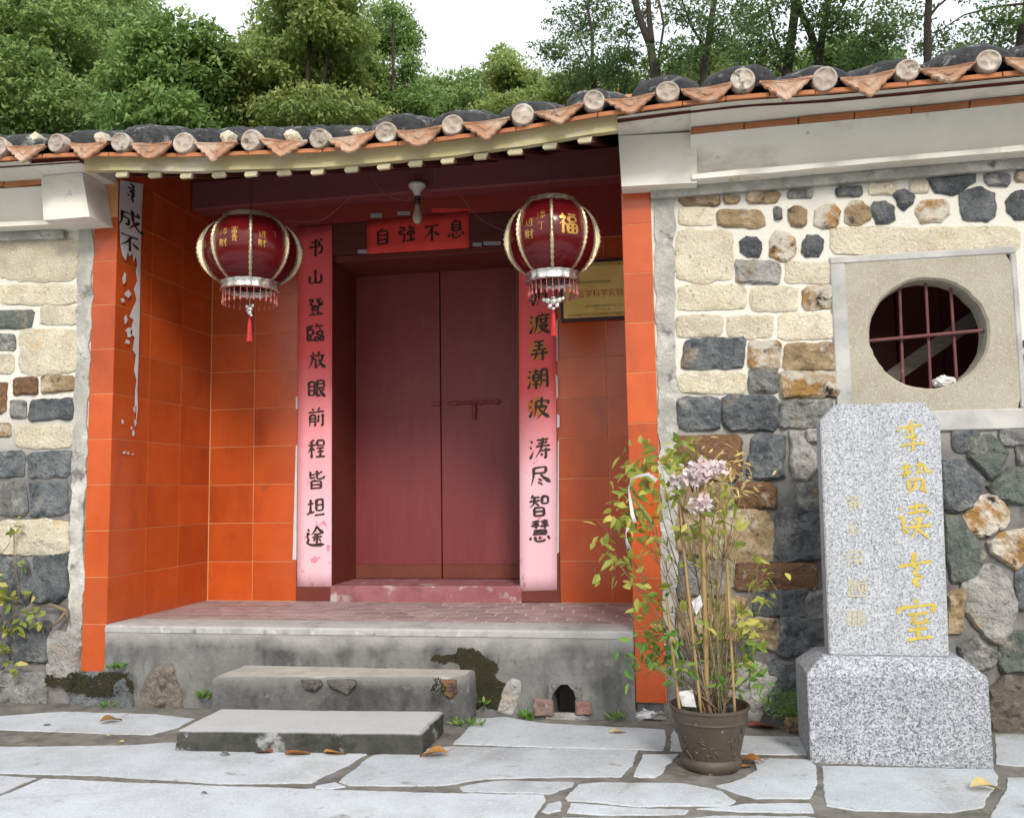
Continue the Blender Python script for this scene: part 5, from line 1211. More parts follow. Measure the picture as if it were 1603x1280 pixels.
for k_, pts in enumerate(([(472, 1062), (500, 1060), (506, 1072), (494, 1082), (478, 1078)], [(512, 1061), (556, 1061), (558, 1072), (544, 1086), (530, 1080), (518, 1076)], [(690, 1064), (714, 1062), (716, 1082), (706, 1094), (694, 1084)])):
    ym = float(np.interp(onz(pts[0][0], 1062, U)[0], [up[0][0], up[1][0]], [up[0][1], up[1][1]]))
    poly = [(ony(x, y, ym)[0], min(U-.012, ony(x, y, ym)[2])) for x, y in pts]
    stone_mesh(poly, 50+k_, .014, rough=.02, material=D['brown'] if k_ == 2 else D['steprock'], parent=s1, name='exposed_rock', y0=ym-.002, n=22)
Lz = -.392
lo = [onz(277, 1141, Lz)[:2], onz(660, 1146, Lz)[:2], onz(694, 1113, Lz)[:2], onz(343, 1109, Lz)[:2]]
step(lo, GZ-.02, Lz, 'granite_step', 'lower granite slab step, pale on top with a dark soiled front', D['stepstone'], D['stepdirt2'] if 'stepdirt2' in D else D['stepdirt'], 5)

# ================================================================ STELE
YF = float(onz(1400, 1196, GZ)[1])                        # front of the base on the paving
bl_, br_ = ony(1268, 1190, YF), ony(1554, 1199, YF); tl_, tr_ = ony(1264, 1055, YF), ony(1549, 1061, YF)
x0, x1 = (bl_[0]+tl_[0])/2, (br_[0]+tr_[0])/2; zt_ = (tl_[2]+tr_[2])/2
t = empty('inscribed_stele', ((x0+x1)/2, YF+.2, GZ), 'grey granite stele with gold inscription standing on a chamfered granite base', 'stele')
dB = .40; ch = .085
m = MB(); bz = zt_+.075
m.add([(x0, YF, GZ-.01), (x1, YF, GZ-.01), (x1, YF+dB, GZ-.01), (x0, YF+dB, GZ-.01), (x0, YF, zt_), (x1, YF, zt_), (x1, YF+dB, zt_), (x0, YF+dB, zt_), (x0+ch, YF+ch*.9, bz), (x1-ch, YF+ch*.9, bz), (x1-ch, YF+dB-ch*.7, bz), (x0+ch, YF+dB-ch*.7, bz)],
      [(3, 2, 1, 0), (0, 1, 5, 4), (1, 2, 6, 5), (2, 3, 7, 6), (3, 0, 4, 7), (4, 5, 9, 8), (5, 6, 10, 9), (6, 7, 11, 10), (7, 4, 8, 11), (8, 9, 10, 11)])
bm = bmesh.new(); me_ = m.mesh('pedestal', None); bm.from_mesh(me_); bmesh.ops.bevel(bm, geom=bm.edges[:], offset=.004, segments=2, affect='EDGES'); bm.verts.index_update()
m = MB(); m.add([tuple(v.co) for v in bm.verts], [[v.index for v in f.verts] for f in bm.faces]); bm.free(); bpy.data.meshes.remove(me_)
m.build('pedestal', D['granite2'], t, smooth=30)
YS = YF+ch*.9+.035
sp = [ony(x, y, YS) for x, y in ((1298, 1023), (1486, 1028), (1472, 659), (1447, 629), (1308, 633), (1284, 660))]
zb_ = bz-.002
poly = [(sp[0][0], zb_), (sp[1][0], zb_), (sp[2][0]+.0, sp[2][2]), (sp[3][0], sp[3][2]), (sp[4][0], sp[4][2]), (sp[5][0], sp[5][2])]
TH = .13
V = [(a, YS, b) for a, b in poly]+[(a, YS+TH, b) for a, b in poly]; n = 6
m = MB(); m.add(V, [tuple(range(n)), tuple(range(2*n-1, n-1, -1))]+[((i+1) % n, i, n+i, n+(i+1) % n) for i in range(n)])
bm = bmesh.new(); me_ = m.mesh('slab', None); bm.from_mesh(me_); bmesh.ops.bevel(bm, geom=bm.edges[:], offset=.005, segments=2, affect='EDGES'); bm.verts.index_update()
m = MB(); m.add([tuple(v.co) for v in bm.verts], [[v.index for v in f.verts] for f in bm.faces]); bm.free(); bpy.data.meshes.remove(me_)
sl_ = m.build('slab', D['granite'], t, smooth=30)
for i, (ch_, x, y, s, a) in enumerate((('李', 1428, 683, 50, .86), ('贽', 1433, 747, 48, 1.05), ('读', 1430, 815, 56, .9), ('书2', 1432, 889, 58, 1.0), ('室', 1436, 970, 62, .95))):
    c = ony(x, y, YS-.001); character(ch_, c, (1, 0, -.02), Zv, s*(c[1]-CAM[1])/F_PX, NY, D['gold'], sl_, w=11.5, slant=.1, seed=i+3, asp=a, name='gold_character')
for i, (ch_, x, y, s) in enumerate((('s1', 1335, 787, 25), ('s2', 1335, 830, 24), ('s3', 1338, 872, 26), ('s4', 1341, 920, 29), ('seal', 1340, 967, 22))):
    c = ony(x, y, YS-.001); character(ch_, c, X, Zv, s*(c[1]-CAM[1])/F_PX, NY, D['palegold'], sl_, w=12, slant=.1, seed=i+30, asp=1.1, name='gold_character')

# ================================================================ THINGS IN THE WINDOW
p, q = ony(1385, 598, .55), ony(1530, 495, .55); d_ = q-p
t = MB(); d_ = d_/np.linalg.norm(d_); nrm_ = np.array([-d_[2], 0, d_[0]])*.045
t.prism([p-d_*.3-nrm_, q+d_*.3-nrm_, q+d_*.3+nrm_, p-d_*.3+nrm_], (0, .03, 0)); o = t.build('plank', D['oldplank'], None, origin=base_of(t.v)); tag(o, 'grey weathered plank leaning diagonally inside the round window', 'plank')
p = ony(1478, 600, .08); m = MB(); bm = bmesh.new(); bmesh.ops.create_icosphere(bm, subdivisions=3, radius=1); bm.verts.index_update()
zz = hc[1]-hr[1]*.955
m.add([(p[0]+v.co.x*.06*(1+.4*noise.noise(v.co*3)), .08+v.co.y*.04*(1+.4*noise.noise(v.co*3.3)), zz+.028+max(-.028, v.co.z*.034*(1+.7*noise.noise(v.co*4)))) for v in bm.verts], [[v.index for v in f.verts] for f in bm.faces]); bm.free()
o = m.build('crumpled_paper', D['paper'], None, origin=base_of(m.v)); tag(o, 'crumpled white paper on the sill of the round window', 'paper')

# ================================================================ PLANTS AND SMALL THINGS
nrg = np.random.default_rng(11)
def leaf_mesh(name, pos, dirs, length, width, material, parent=None, tint=None, droop=.25, normal_up=.5, origin=None, seed=1):
    """many leaves as one mesh: each a bent pointed blade of six points, four faces"""
    rg = np.random.default_rng(seed); pos = np.asarray(pos, float); N = len(pos)
    u = np.asarray(dirs, float); u = u/np.linalg.norm(u, axis=1)[:, None]
    up = np.tile([0, 0, 1.0], (N, 1))*normal_up + rg.normal(0, .6, (N, 3)); v = np.cross(u, up); v /= np.linalg.norm(v, axis=1)[:, None]+1e-9
    w = np.cross(v, u); L = np.broadcast_to(length, N)[:, None]; W = np.broadcast_to(width, N)[:, None]
    c = L*droop*rg.uniform(.2, 1, (N, 1))
    P = np.stack([pos, pos+u*L*.35+v*W*.5+w*W*.18-w*c*.1, pos+u*L*.35-v*W*.5+w*W*.18-w*c*.1, pos+u*L*.4-w*c*.12, pos+u*L*.75+v*W*.32+w*W*.1-w*c*.5, pos+u*L*.75-v*W*.32+w*W*.1-w*c*.5, pos+u*L-w*c], 1)
    base = (np.arange(N)*7)[:, None]
    tri = np.array([[0, 1, 3], [0, 3, 2], [1, 4, 3], [3, 5, 2], [3, 4, 6], [3, 6, 5]]).reshape(-1)
    F = (base+tri[None]).reshape(-1)
    me = bpy.data.meshes.new(name); V = P.reshape(-1, 3)
    if origin is not None: V = V-np.array(origin)
    me.vertices.add(len(V)); me.vertices.foreach_set('co', V.reshape(-1)); me.loops.add(len(F)); me.loops.foreach_set('vertex_index', F.astype(np.int32))
    me.polygons.add(len(F)//3); me.polygons.foreach_set('loop_start', np.arange(0, len(F), 3, dtype=np.int32))
    me.update(calc_edges=True); me.validate()
    at = me.attributes.new('tint', 'FLOAT', 'POINT'); tv = rg.random(N)**2 if tint is None else np.asarray(tint); at.data.foreach_set('value', np.repeat(tv, 7).astype(np.float32))
    me.polygons.foreach_set('use_smooth', [True]*len(me.polygons))
    me.materials.append(material); return link_mesh(name, me, parent, origin if origin is not None else (0, 0, 0))
def at_px(px, py, Y): return ony(px, py, Y)

# ---- pot with its leggy plant
pf = onz(1113, 1213, GZ); PR = (1170-1053)/2*(pf[1]+.16-CAM[1])/F_PX
PY = pf[1]+PR*.74; PX = float(ony(1112, 1150, PY)[0]); PH = float(ony(1112, 1101, PY)[2])-GZ
pot = empty('plant_pot', (PX, PY, GZ), 'dark brown plastic flowerpot with raised pattern standing in front of the wall', 'pot')
prof = [(PR*.0, -.006), (PR*.66, -.006), (PR*.74, .012), (PR*.76, .03), (PR*.745, .045), (PR*.70, .055), (PR*.72, .062), (PR*.90, PH*.72), (PR*.925, PH*.76), (PR*.945, PH*.775), (PR*.93, PH*.80), (PR*.945, PH*.82), (PR*.96, PH*.94), (PR*1.0, PH*.955), (PR*1.0, PH), (PR*.95, PH), (PR*.90, PH*.8), (PR*.86, PH*.78)]
m = MB(); m.lathe(prof, (PX, PY, GZ), 72, wob=lambda w, i: 1+(.018*math.sin(36*w) if i in (2, 3, 4) else .003*math.sin(3*w))); m.build('pot_wall', D['pot'], pot, smooth=50)
m = MB(); m.lathe([(PR*.895, 0), (PR*.5, .012), (.005, .015)], (PX, PY, GZ+PH*.79), 40); m.build('soil', D['soil'], pot, smooth='full')
rr = random.Random(21)
for k_ in range(26):                                      # raised scrollwork on the pot
    a0 = math.atan2(CAM[1]-PY, CAM[0]-PX)+rr.uniform(-1.3, 1.3); z0 = rr.uniform(.22, .66)*PH; pts = []; cur = rr.uniform(-5, 5); th = rr.uniform(0, 6.28)
    aa, zz_ = a0, z0
    for s in range(7):
        rad_ = PR*np.interp(zz_, [.062, PH*.72], [.72, .90]); pts.append((PX+rad_*1.004*math.cos(aa), PY+rad_*1.004*math.sin(aa), GZ+zz_)); aa += .009/PR*math.cos(th)*1.0; zz_ += .009*math.sin(th); th += cur*.12
    m = MB(); m.tube(pts, [.0015, .004, .005, .005, .0045, .003, .0015], 5); m.build('relief_scroll', D['pot'], pot, smooth='full')
plant = empty('leggy_shrub', (PX, PY, GZ+PH*.78), 'leggy shrub with sparse yellowing leaves growing in the brown pot', 'shrub')
def bez(a, b, c, n=12):
    a, b, c = (np.array(x, float) for x in (a, b, c)); return [a*(1-t)**2+2*b*t*(1-t)+c*t*t for t in np.linspace(0, 1, n)]
tips = [(985, 745), (955, 830), (1000, 720), (1040, 700), (1075, 700), (1050, 740), (965, 880), (1000, 900), (1020, 960), (1190, 880), (1175, 930), (1150, 800), (1125, 760), (1195, 905), (1170, 990), (1010, 800), (1035, 830), (1060, 790), (1110, 760), (1140, 860), (985, 790), (1085, 720), (1025, 700), (1010, 1010), (1025, 1045), (1185, 1050), (1160, 1030)]
z0 = GZ+PH*.79; leaves_p, leaves_d, twig = [], [], []
branches = []; extra_p, extra_d = [], []
for i, (x, y) in enumerate(tips):
    Yt = PY+rr.uniform(-.16, .20); e = ony(x, y, Yt); b0 = np.array([PX+rr.uniform(-.07, .07), PY+rr.uniform(-.06, .06), z0])
    mid = b0*.45+e*.55; mid[0] = b0[0]*.62+e[0]*.38; mid[2] = b0[2]*.42+e[2]*.58
    P = bez(b0, mid, e, 16); P = [p+np.array([1, 1, .3])*.012*np.array(noise.noise_vector(Vector((p[2]*6, i*3.1, 0)))) for p in P]
    r0 = rr.uniform(.003, .0058); m = MB(); m.tube(P, [r0*(1-.75*k/15) for k in range(16)], 6); m.build('stem', D['stem'], plant, smooth='full'); branches.append(P)
    for k in range(rr.randint(4, 8)):                    # side twigs
        j = rr.randint(5, 14); a = P[j]; d = P[j]-P[j-1]; d = d/np.linalg.norm(d)+np.array([rr.uniform(-.8, .8), rr.uniform(-.8, .8), rr.uniform(-.2, .5)]); d /= np.linalg.norm(d); L = rr.uniform(.06, .17)
        lv_ = a+d*L
        if rr.random() < .42:
            for _q in range(rr.randint(1, 3)): extra_p.append(lv_); extra_d.append(d+np.array([rr.uniform(-.8, .8), rr.uniform(-.8, .3), rr.uniform(-.8, .2)]))
        q = bez(a, a+d*L*.5+np.array([0, 0, .01]), a+d*L+np.array([0, 0, rr.uniform(-.02, .03)]), 6); twig.append(q)
m = MB()
for q in twig: m.tube(q, [.0026, .0024, .002, .0018, .0015, .001], 4)
tw = m.build('twig', D['stem'], plant, smooth='full'); tw['kind'] = 'stuff'
def add_leaves(px, py, n, spread=.035, Y=None):
    Yt = PY+rr.uniform(-.15, .15) if Y is None else Y
    c = ony(px, py, Yt)
    for _ in range(n):
        d = np.array([rr.uniform(-1, 1), rr.uniform(-1, .6), rr.uniform(-.9, .5)]); leaves_p.append(c+np.array([rr.gauss(0, 1), rr.gauss(0, 1), rr.gauss(0, 1)])*spread); leaves_d.append(d)
for (x, y, n) in ((994, 712, 4), (995, 735, 8), (1010, 728, 8), (985, 748, 6), (1040, 712, 8), (1072, 705, 10), (1060, 722, 10), (1045, 735, 9), (1005, 760, 9), (1000, 785, 9), (975, 795, 5), (968, 800, 5), (955, 830, 7), (985, 820, 10), (1000, 815, 8), (955, 880, 7), (967, 895, 4), (985, 905, 4), (1003, 925, 6), (1020, 815, 4), (1010, 780, 6), (1040, 775, 4), (1018, 862, 3), (1192, 890, 4), (1197, 905, 4), (1190, 925, 4), (1175, 985, 5), (1165, 975, 5), (1130, 770, 5), (1140, 785, 5), (1100, 740, 3), (1090, 815, 4), (1060, 830, 3), (1110, 960, 4), (1095, 985, 3), (1150, 940, 3)):
    add_leaves(x, y, int(n*1.5)+1, .04)
leaves_p += extra_p; leaves_d += extra_d; N1 = len(leaves_p)
leaf_mesh('leaf', leaves_p, leaves_d, np.array([rr.uniform(.045, .085) for _ in range(N1)]), np.array([rr.uniform(.022, .040) for _ in range(N1)]), D['leafP'], plant, seed=5)
leaves_p, leaves_d = [], []
for (x, y, n) in ((1020, 940, 5), (1035, 950, 6), (1020, 985, 8), (1030, 1000, 10), (1015, 1010, 5), (1020, 1030, 12), (1045, 1030, 12), (1000, 1035, 8), (1050, 1050, 10), (985, 1040, 4), (1100, 1010, 9), (1180, 1010, 6), (1170, 1030, 8), (1185, 1050, 9), (1185, 1070, 6), (1130, 1065, 6), (1150, 1070, 4), (1070, 1045, 8), (1110, 1045, 6), (1160, 1000, 6), (1060, 1000, 6), (1145, 1030, 8)):
    add_leaves(x, y, int(n*1.3)+1, .035)
N2 = len(leaves_p)
lf2 = leaf_mesh('green_leaf', leaves_p, leaves_d, np.array([rr.uniform(.04, .075) for _ in range(N2)]), np.array([rr.uniform(.018, .032) for _ in range(N2)]), D['leafG'], plant, seed=6)
for o in list(plant.children):
    if o.name.startswith(('leaf', 'green_leaf')): o['kind'] = 'stuff'
# straw-like dry growth at the back
m = MB()
for k_ in range(46):
    b0 = np.array([PX+rr.uniform(-.02, .09), PY+rr.uniform(-.03, .10), z0+rr.uniform(.0, .35)]); x, y = rr.uniform(1080, 1165), rr.uniform(715, 950); e = ony(x, y, PY+rr.uniform(-.05, .2))
    m.tube(bez(b0, (b0*.5+e*.5)+np.array([rr.uniform(-.03, .03), 0, .06]), e, 6), [.0013, .0013, .0012, .001, .0008, .0005], 4)
st_ = m.build('dry_stalk', D['straw'], plant, smooth='full'); st_['kind'] = 'stuff'
sp_, sd_ = [], []
for k_ in range(150):
    x, y = rr.gauss(1135, 22), rr.gauss(745, 22); sp_.append(ony(x, y, PY+rr.uniform(-.06, .12))); sd_.append((rr.uniform(-1, 1), rr.uniform(-1, .5), rr.uniform(-1, .4)))
o = leaf_mesh('dry_leaf', sp_, sd_, np.array([rr.uniform(.03, .07) for _ in sp_]), .012, D['straw'], plant, seed=8); o['kind'] = 'stuff'
# bamboo stakes
for i, ((xa, ya), (xb, yb_), r) in enumerate((((1098, 1105), (1063, 790), .0065), ((1065, 1100), (1043, 935), .0065), ((1150, 1102), (1133, 790), .0065), ((1095, 935), (1097, 712), .012))):
    a = ony(xa, ya, PY-(.09 if i != 3 else 0)); b = ony(xb, yb_, PY-(.02 if i != 3 else .02)); a[2] = min(a[2], GZ+PH*.8) if i != 3 else a[2]
    if i == 3: a = np.array([PX-.01, PY, z0-.02])
    m = MB(); P = [a+(b-a)*t for t in np.linspace(0, 1, 12)]; m.tube(P, [r*(1.12 if k % 3 == 0 else 1.0) for k in range(12)], 8); o = m.build('bamboo_stake', D['bamboo'], None, smooth='full', origin=a)
    tag(o, ('slender bamboo stake leaning left in the brown pot, tallest of the thin ones', 'short bamboo stake leaning at the left rim of the brown pot', 'thin upright bamboo stake at the right rim of the brown pot', 'thick yellow bamboo pole in the middle of the potted shrub')[i], 'stake', 'stakes in the brown pot')
# faded paper flower tied near the top
fl_ = empty('paper_flower', ony(1097, 775, PY-.06), 'faded pink and white paper flower tied into the potted shrub', 'paper flower')
def blossom(cx_, cy_, Yb, n, rad, nm, sd, L=(.02, .04), W=(.018, .034)):
    pp, dd = [], []; c = ony(cx_, cy_, Yb)
    for k_ in range(n):
        d = np.array([rr.gauss(0, 1), rr.gauss(-.5, 1), rr.gauss(.1, 1)]); d /= np.linalg.norm(d); r_2 = rr.random()**.6*rad; pp.append(c+d*np.array([1.2, .8, .9])*r_2); dd.append(d*.5+np.array([rr.gauss(0, .7), rr.gauss(-.2, .7), rr.gauss(.3, .7)]))
    o = leaf_mesh(nm, pp, dd, np.array([rr.uniform(*L) for _ in pp]), np.array([rr.uniform(*W) for _ in pp]), D['petal'], fl_, seed=sd, normal_up=0, droop=.6); o['kind'] = 'stuff'
blossom(1090, 742, PY-.07, 190, .062, 'petal', 9)
blossom(1118, 735, PY-.05, 90, .05, 'petal', 13)
blossom(1095, 790, PY-.05, 60, .045, 'lower_petal', 10)
blossom(1060, 752, PY-.06, 40, .03, 'petal', 14)
def ribbon(pts, Y, w, label, material, seed=0):
    P = [ony(x, y, Y+.02*math.sin(i*1.7+seed)) for i, (x, y) in enumerate(pts)]; V, Fc = [], []; n = len(P)
    for i, p in enumerate(P):
        t = P[min(i+1, n-1)]-P[max(i-1, 0)]; t /= np.linalg.norm(t); s = np.cross(t, [0, -1, 0]); s /= np.linalg.norm(s)+1e-9
        s = s*math.cos(i*.5+seed)+np.array([0, -1, 0])*math.sin(i*.5+seed)*.5
        for q in (-1, -.3, .3, 1): V.append(p+s*w*q+np.array([0, -.004*abs(q), 0]))
    for i in range(n-1):
        for j in range(3): Fc.append((i*4+j, i*4+j+1, (i+1)*4+j+1, (i+1)*4+j))
    m = MB(); m.add(V, Fc); b_ = base_of(m.v); o = m.build('ribbon', material, None, smooth='full', origin=b_, fix=False); sm = o.modifiers.new('thick', 'SOLIDIFY'); sm.thickness = .0012; tag(o, label, 'ribbon', 'white ribbons tied to the potted shrub'); return o
ribbon([(1028, 752), (1015, 742), (1000, 745), (988, 750), (984, 765), (987, 785), (990, 805), (994, 818)], PY-.12, .009, 'white paper ribbon draped over the upper left twigs of the potted shrub', D['paper'])
ribbon([(984, 826), (980, 835), (981, 848), (985, 858)], PY-.12, .014, 'short white ribbon end hanging lower down by the orange pillar', D['paper'], 1)
for i, (pts, lab) in enumerate((([(1062, 1082), (1084, 1078), (1090, 1106), (1068, 1104)], 'folded white paper card stuck in the soil of the pot'), ([(1082, 942), (1096, 930), (1100, 946), (1090, 962)], 'scrap of white paper caught between the stakes of the pot'))):
    P = [ony(x, y, PY-(.06 if i == 0 else .03)) for x, y in pts]
    m = wavy_sheet(P[3], P[2], P[1], P[0], NY, 4, 4, amp=.012, seed=i+3); o = m.build('paper_card', D['paper'], None, origin=base_of(m.v)); tag(o, lab, 'paper')
p = ony(1136, 1093, PY-.02); m = MB(); m.box((p[0]-.045, PY-.03, z0-.01), (p[0]+.04, PY+.04, z0+.06), .008, fn=lambda q: (q[0]+.01*noise.noise(Vector(q)*20), q[1], q[2]+.012*noise.noise(Vector(q)*17)))
o = m.build('black_bag', D['black'], None, origin=base_of(m.v)); tag(o, 'small black plastic bag pressed into the pot beside the stems', 'bag')

# ---- vine on the left wall
vx = empty('wall_vine', ony(10, 1060, -.05), 'thin vine with yellow green leaves climbing the left stone wall', 'vine')
lp, ld = [], []
for i, pts in enumerate((((-20, 1060), (10, 990), (30, 930), (22, 870), (22, 830)), ((-25, 1040), (5, 960), (20, 905), (30, 880)), ((-20, 1000), (20, 965), (50, 950), (66, 950)), ((-30, 1050), (0, 1020), (20, 1010), (25, 1025)), ((-30, 900), (0, 870), (15, 850)))):
    P = [ony(x, y, -.06-.02*i) for x, y in pts]; out = []
    for k in range(len(P)-1):
        for s in range(4): out.append(P[k]+(P[k+1]-P[k])*s/4)
    out.append(P[-1]); m = MB(); m.tube(out, .003, 5); m.build('stem', D['stem'], vx, smooth='full')
for (x, y, n) in ((25, 822, 6), (32, 885, 4), (8, 920, 6), (20, 930, 5), (45, 928, 4), (30, 938, 3), (4, 935, 6), (22, 975, 7), (35, 970, 4), (60, 975, 5), (62, 955, 5), (10, 985, 6), (5, 1010, 5), (22, 1038, 5), (2, 1035, 4), (28, 985, 3), (-10, 900, 8), (-12, 960, 8)):
    c = ony(x, y, -.09)
    for _ in range(n): lp.append(c+np.array([rr.gauss(0, .02), rr.gauss(0, .02), rr.gauss(0, .02)])); ld.append((rr.uniform(-1, 1), rr.uniform(-1, .2), rr.uniform(-1, .5)))
o = leaf_mesh('leaf', lp, ld, np.array([rr.uniform(.05, .085) for _ in lp]), np.array([rr.uniform(.028, .046) for _ in lp]), D['leafV'], vx, seed=12); o['kind'] = 'stuff'
p = ony(98, 955, -.05); m = MB(); P = [ony(x, y, -.05) for x, y in ((66, 948), (85, 948), (103, 955), (108, 975))]; m.tube(P, [.006, .012, .012, .006], 7); P = [ony(x, y, -.05) for x, y in ((103, 957), (92, 972), (76, 984))]; m.tube(P, [.010, .009, .004], 7)
m.build('dead_stem', D['stem'], vx, smooth='full')

# ---- weeds, fern, moss
def tuft(px, py, n, h, label, name='weed', material='leafG', spread=.05, wid=.012, Y=None, flat=.6):
    p = onz(px, py, GZ+.0) if Y is None else ony(px, py, Y); t = empty(name, p, label, 'weed' if name == 'weed' else name, None); P, Q = [], []
    for _ in range(n):
        a = rr.uniform(0, 6.28); s = rr.uniform(.2, 1); P.append(p+np.array([math.cos(a)*spread*rr.random(), math.sin(a)*spread*.4*rr.random()-.02, rr.uniform(0, h*.4)])); Q.append((math.cos(a)*flat, math.sin(a)*flat-.25, rr.uniform(.2, 1.1)))
    o = leaf_mesh('blade', P, Q, np.array([rr.uniform(.5, 1)*h for _ in P]), wid, D[material], t, seed=int(px)); o['kind'] = 'stuff'; return t
tuft(200, 1098, 60, .05, 'green weed tuft at the foot of the dark stones below the left pillar', spread=.10)
tuft(170, 1106, 30, .04, 'low green weed creeping along the foot of the left wall', spread=.10)
tuft(322, 1092, 40, .06, 'small fern-like weed on the plinth left of the upper step', spread=.05, Y=-.03)
tuft(825, 1124, 26, .06, 'bright green weed sprouting beside the bricks of the drain hole', spread=.03, wid=.02)
tuft(735, 1135, 50, .05, 'dark green weeds in the corner right of the steps', spread=.10, material='leafB')
tuft(758, 1103, 10, .05, 'single bright sprout on the mossy plinth beside the step', spread=.02, wid=.02, Y=-.05)
tuft(965, 1126, 36, .06, 'green weed at the plinth corner by the right pillar', spread=.05, material='leafB')
tuft(185, 1046, 40, .05, 'fern hanging from the plinth corner beside the left pillar', spread=.05, Y=-.03, flat=1)
tuft(1040, 1112, 12, .12, 'broad dark green leaves behind the left side of the pot', spread=.05, material='leafB', wid=.05)
fr_ = empty('fern', onz(1235, 1140, GZ), 'dark green fern between the pot and the stele base', 'fern'); P, Q = [], []
for k_ in range(26):
    b0 = onz(1235, 1138, GZ)+np.array([rr.uniform(-.03, .03), rr.uniform(-.03, .03), 0]); e = ony(rr.uniform(1190, 1265), rr.uniform(1080, 1130), b0[1]+rr.uniform(-.12, .05))
    pts = bez(b0, b0*.4+e*.6+np.array([0, 0, .06]), e, 9)
    for j in range(2, 9):
        d = pts[j]-pts[j-1]; sd = np.cross(d, [0, -1, .3]); sd /= np.linalg.norm(sd)+1e-9
        for s in (-1, 1): P.append(pts[j]); Q.append(sd*s+d/np.linalg.norm(d)*.6)
o = leaf_mesh('frond', P, Q, .032, .008, D['leafB'], fr_, seed=3); o['kind'] = 'stuff'
def moss_patch(pts, Y, n, label, seed, rmin=.003, rmax=.009):
    r = random.Random(seed); xs_ = [p[0] for p in pts]; ys_ = [p[1] for p in pts]; m = MB(); cnt = 0
    def inside(x, y):
        k = False; n_ = len(pts)
        for i in range(n_):
            (xa, ya), (xb, yb) = pts[i], pts[(i+1) % n_]
            if (ya > y) != (yb > y) and x < (xb-xa)*(y-ya)/(yb-ya)+xa: k = not k
        return k
    while cnt < n:
        x, y = r.uniform(min(xs_), max(xs_)), r.uniform(min(ys_), max(ys_))
        if not inside(x+14*noise.noise(Vector((x*.06, y*.06, 0))), y+14*noise.noise(Vector((x*.06, y*.06, 7)))): continue
        cnt += 1; c = ony(x, y, Y); q = r.uniform(rmin, rmax)
        V = [c+np.array([q*r.uniform(.6, 1.3)*a, q*r.uniform(.3, .9)*b_, q*r.uniform(.6, 1.3)*cc]) for a, b_, cc in ((1, 0, 0), (-1, 0, 0), (0, 0, 1), (0, 0, -1), (0, -1, 0), (.6, -.6, .6), (-.6, -.6, -.5))]
        m.add(V, [(0, 2, 5), (0, 5, 4), (5, 2, 4), (2, 1, 4), (1, 6, 4), (1, 3, 6), (6, 3, 4), (3, 0, 4)])
    o = m.build('moss', D['moss'], None, origin=base_of(m.v)); tag(o, label, 'moss', kind='stuff'); return o
moss_patch([(670, 1030), (700, 1018), (735, 1014), (765, 1030), (780, 1062), (798, 1076), (788, 1100), (770, 1112), (745, 1100), (742, 1050), (705, 1040)], -.014, 3200, 'dark moss patch spreading over the plinth beside the upper step', 3)
moss_patch([(740, 1050), (760, 1060), (765, 1100), (748, 1112)], -.016, 500, 'dark moss in the corner between step and plinth', 4)
moss_patch([(675, 1064), (694, 1062), (698, 1078), (685, 1090), (674, 1086)], up[1][1]+.0 if False else -.40, 90, 'moss clinging to the right end of the upper step riser', 5, .003, .008)
moss_patch([(70, 1060), (110, 1056), (205, 1052), (208, 1080), (150, 1090), (100, 1080), (70, 1072)], -.034, 1600, 'dark moss over the stones below the left pillar', 6)
# ---- fallen leaves
LEAVES = [(173, 1131, 36, .7, 'dry brown leaf with a long stalk on the slab left of the steps', 0), (525, 1180, 40, -.1, 'curled orange leaf against the right part of the lower step', 1), (466, 1181, 42, .05, 'orange brown leaf lying flat before the lower step', 2), (412, 1178, 32, 0, 'dark brown leaf at the foot of the lower step', 3), (679, 1184, 44, .2, 'curled brown leaf on the slab right of the lower step', 4), (1176, 1195, 36, -.2, 'yellow and brown leaf beside the base of the pot', 5), (1541, 1237, 40, 0, 'pale yellow leaf on the slab before the stele', 6), (967, 1147, 24, .1, 'pair of pale dry leaves near the right pillar', 7), (1195, 1138, 46, -.25, 'red brown leaf litter behind the pot below the fern', 8), (73, 1135, 14, 0, 'small grey curled leaf on the slab below the left wall', 9), (167, 1152, 10, 0, 'tiny yellow leaf on the dark joint left of the steps', 10), (190, 1163, 12, .5, 'tiny pale seed pod on the edge of the big slab', 11), (352, 1182, 18, 0, 'thin dark leaf on the slab before the lower step', 12), (320, 1242, 12, 0, 'small dark ring-shaped bit on the foremost slab', 13), (1170, 1200, 20, .3, 'small brown leaf tucked under the pot', 14)]
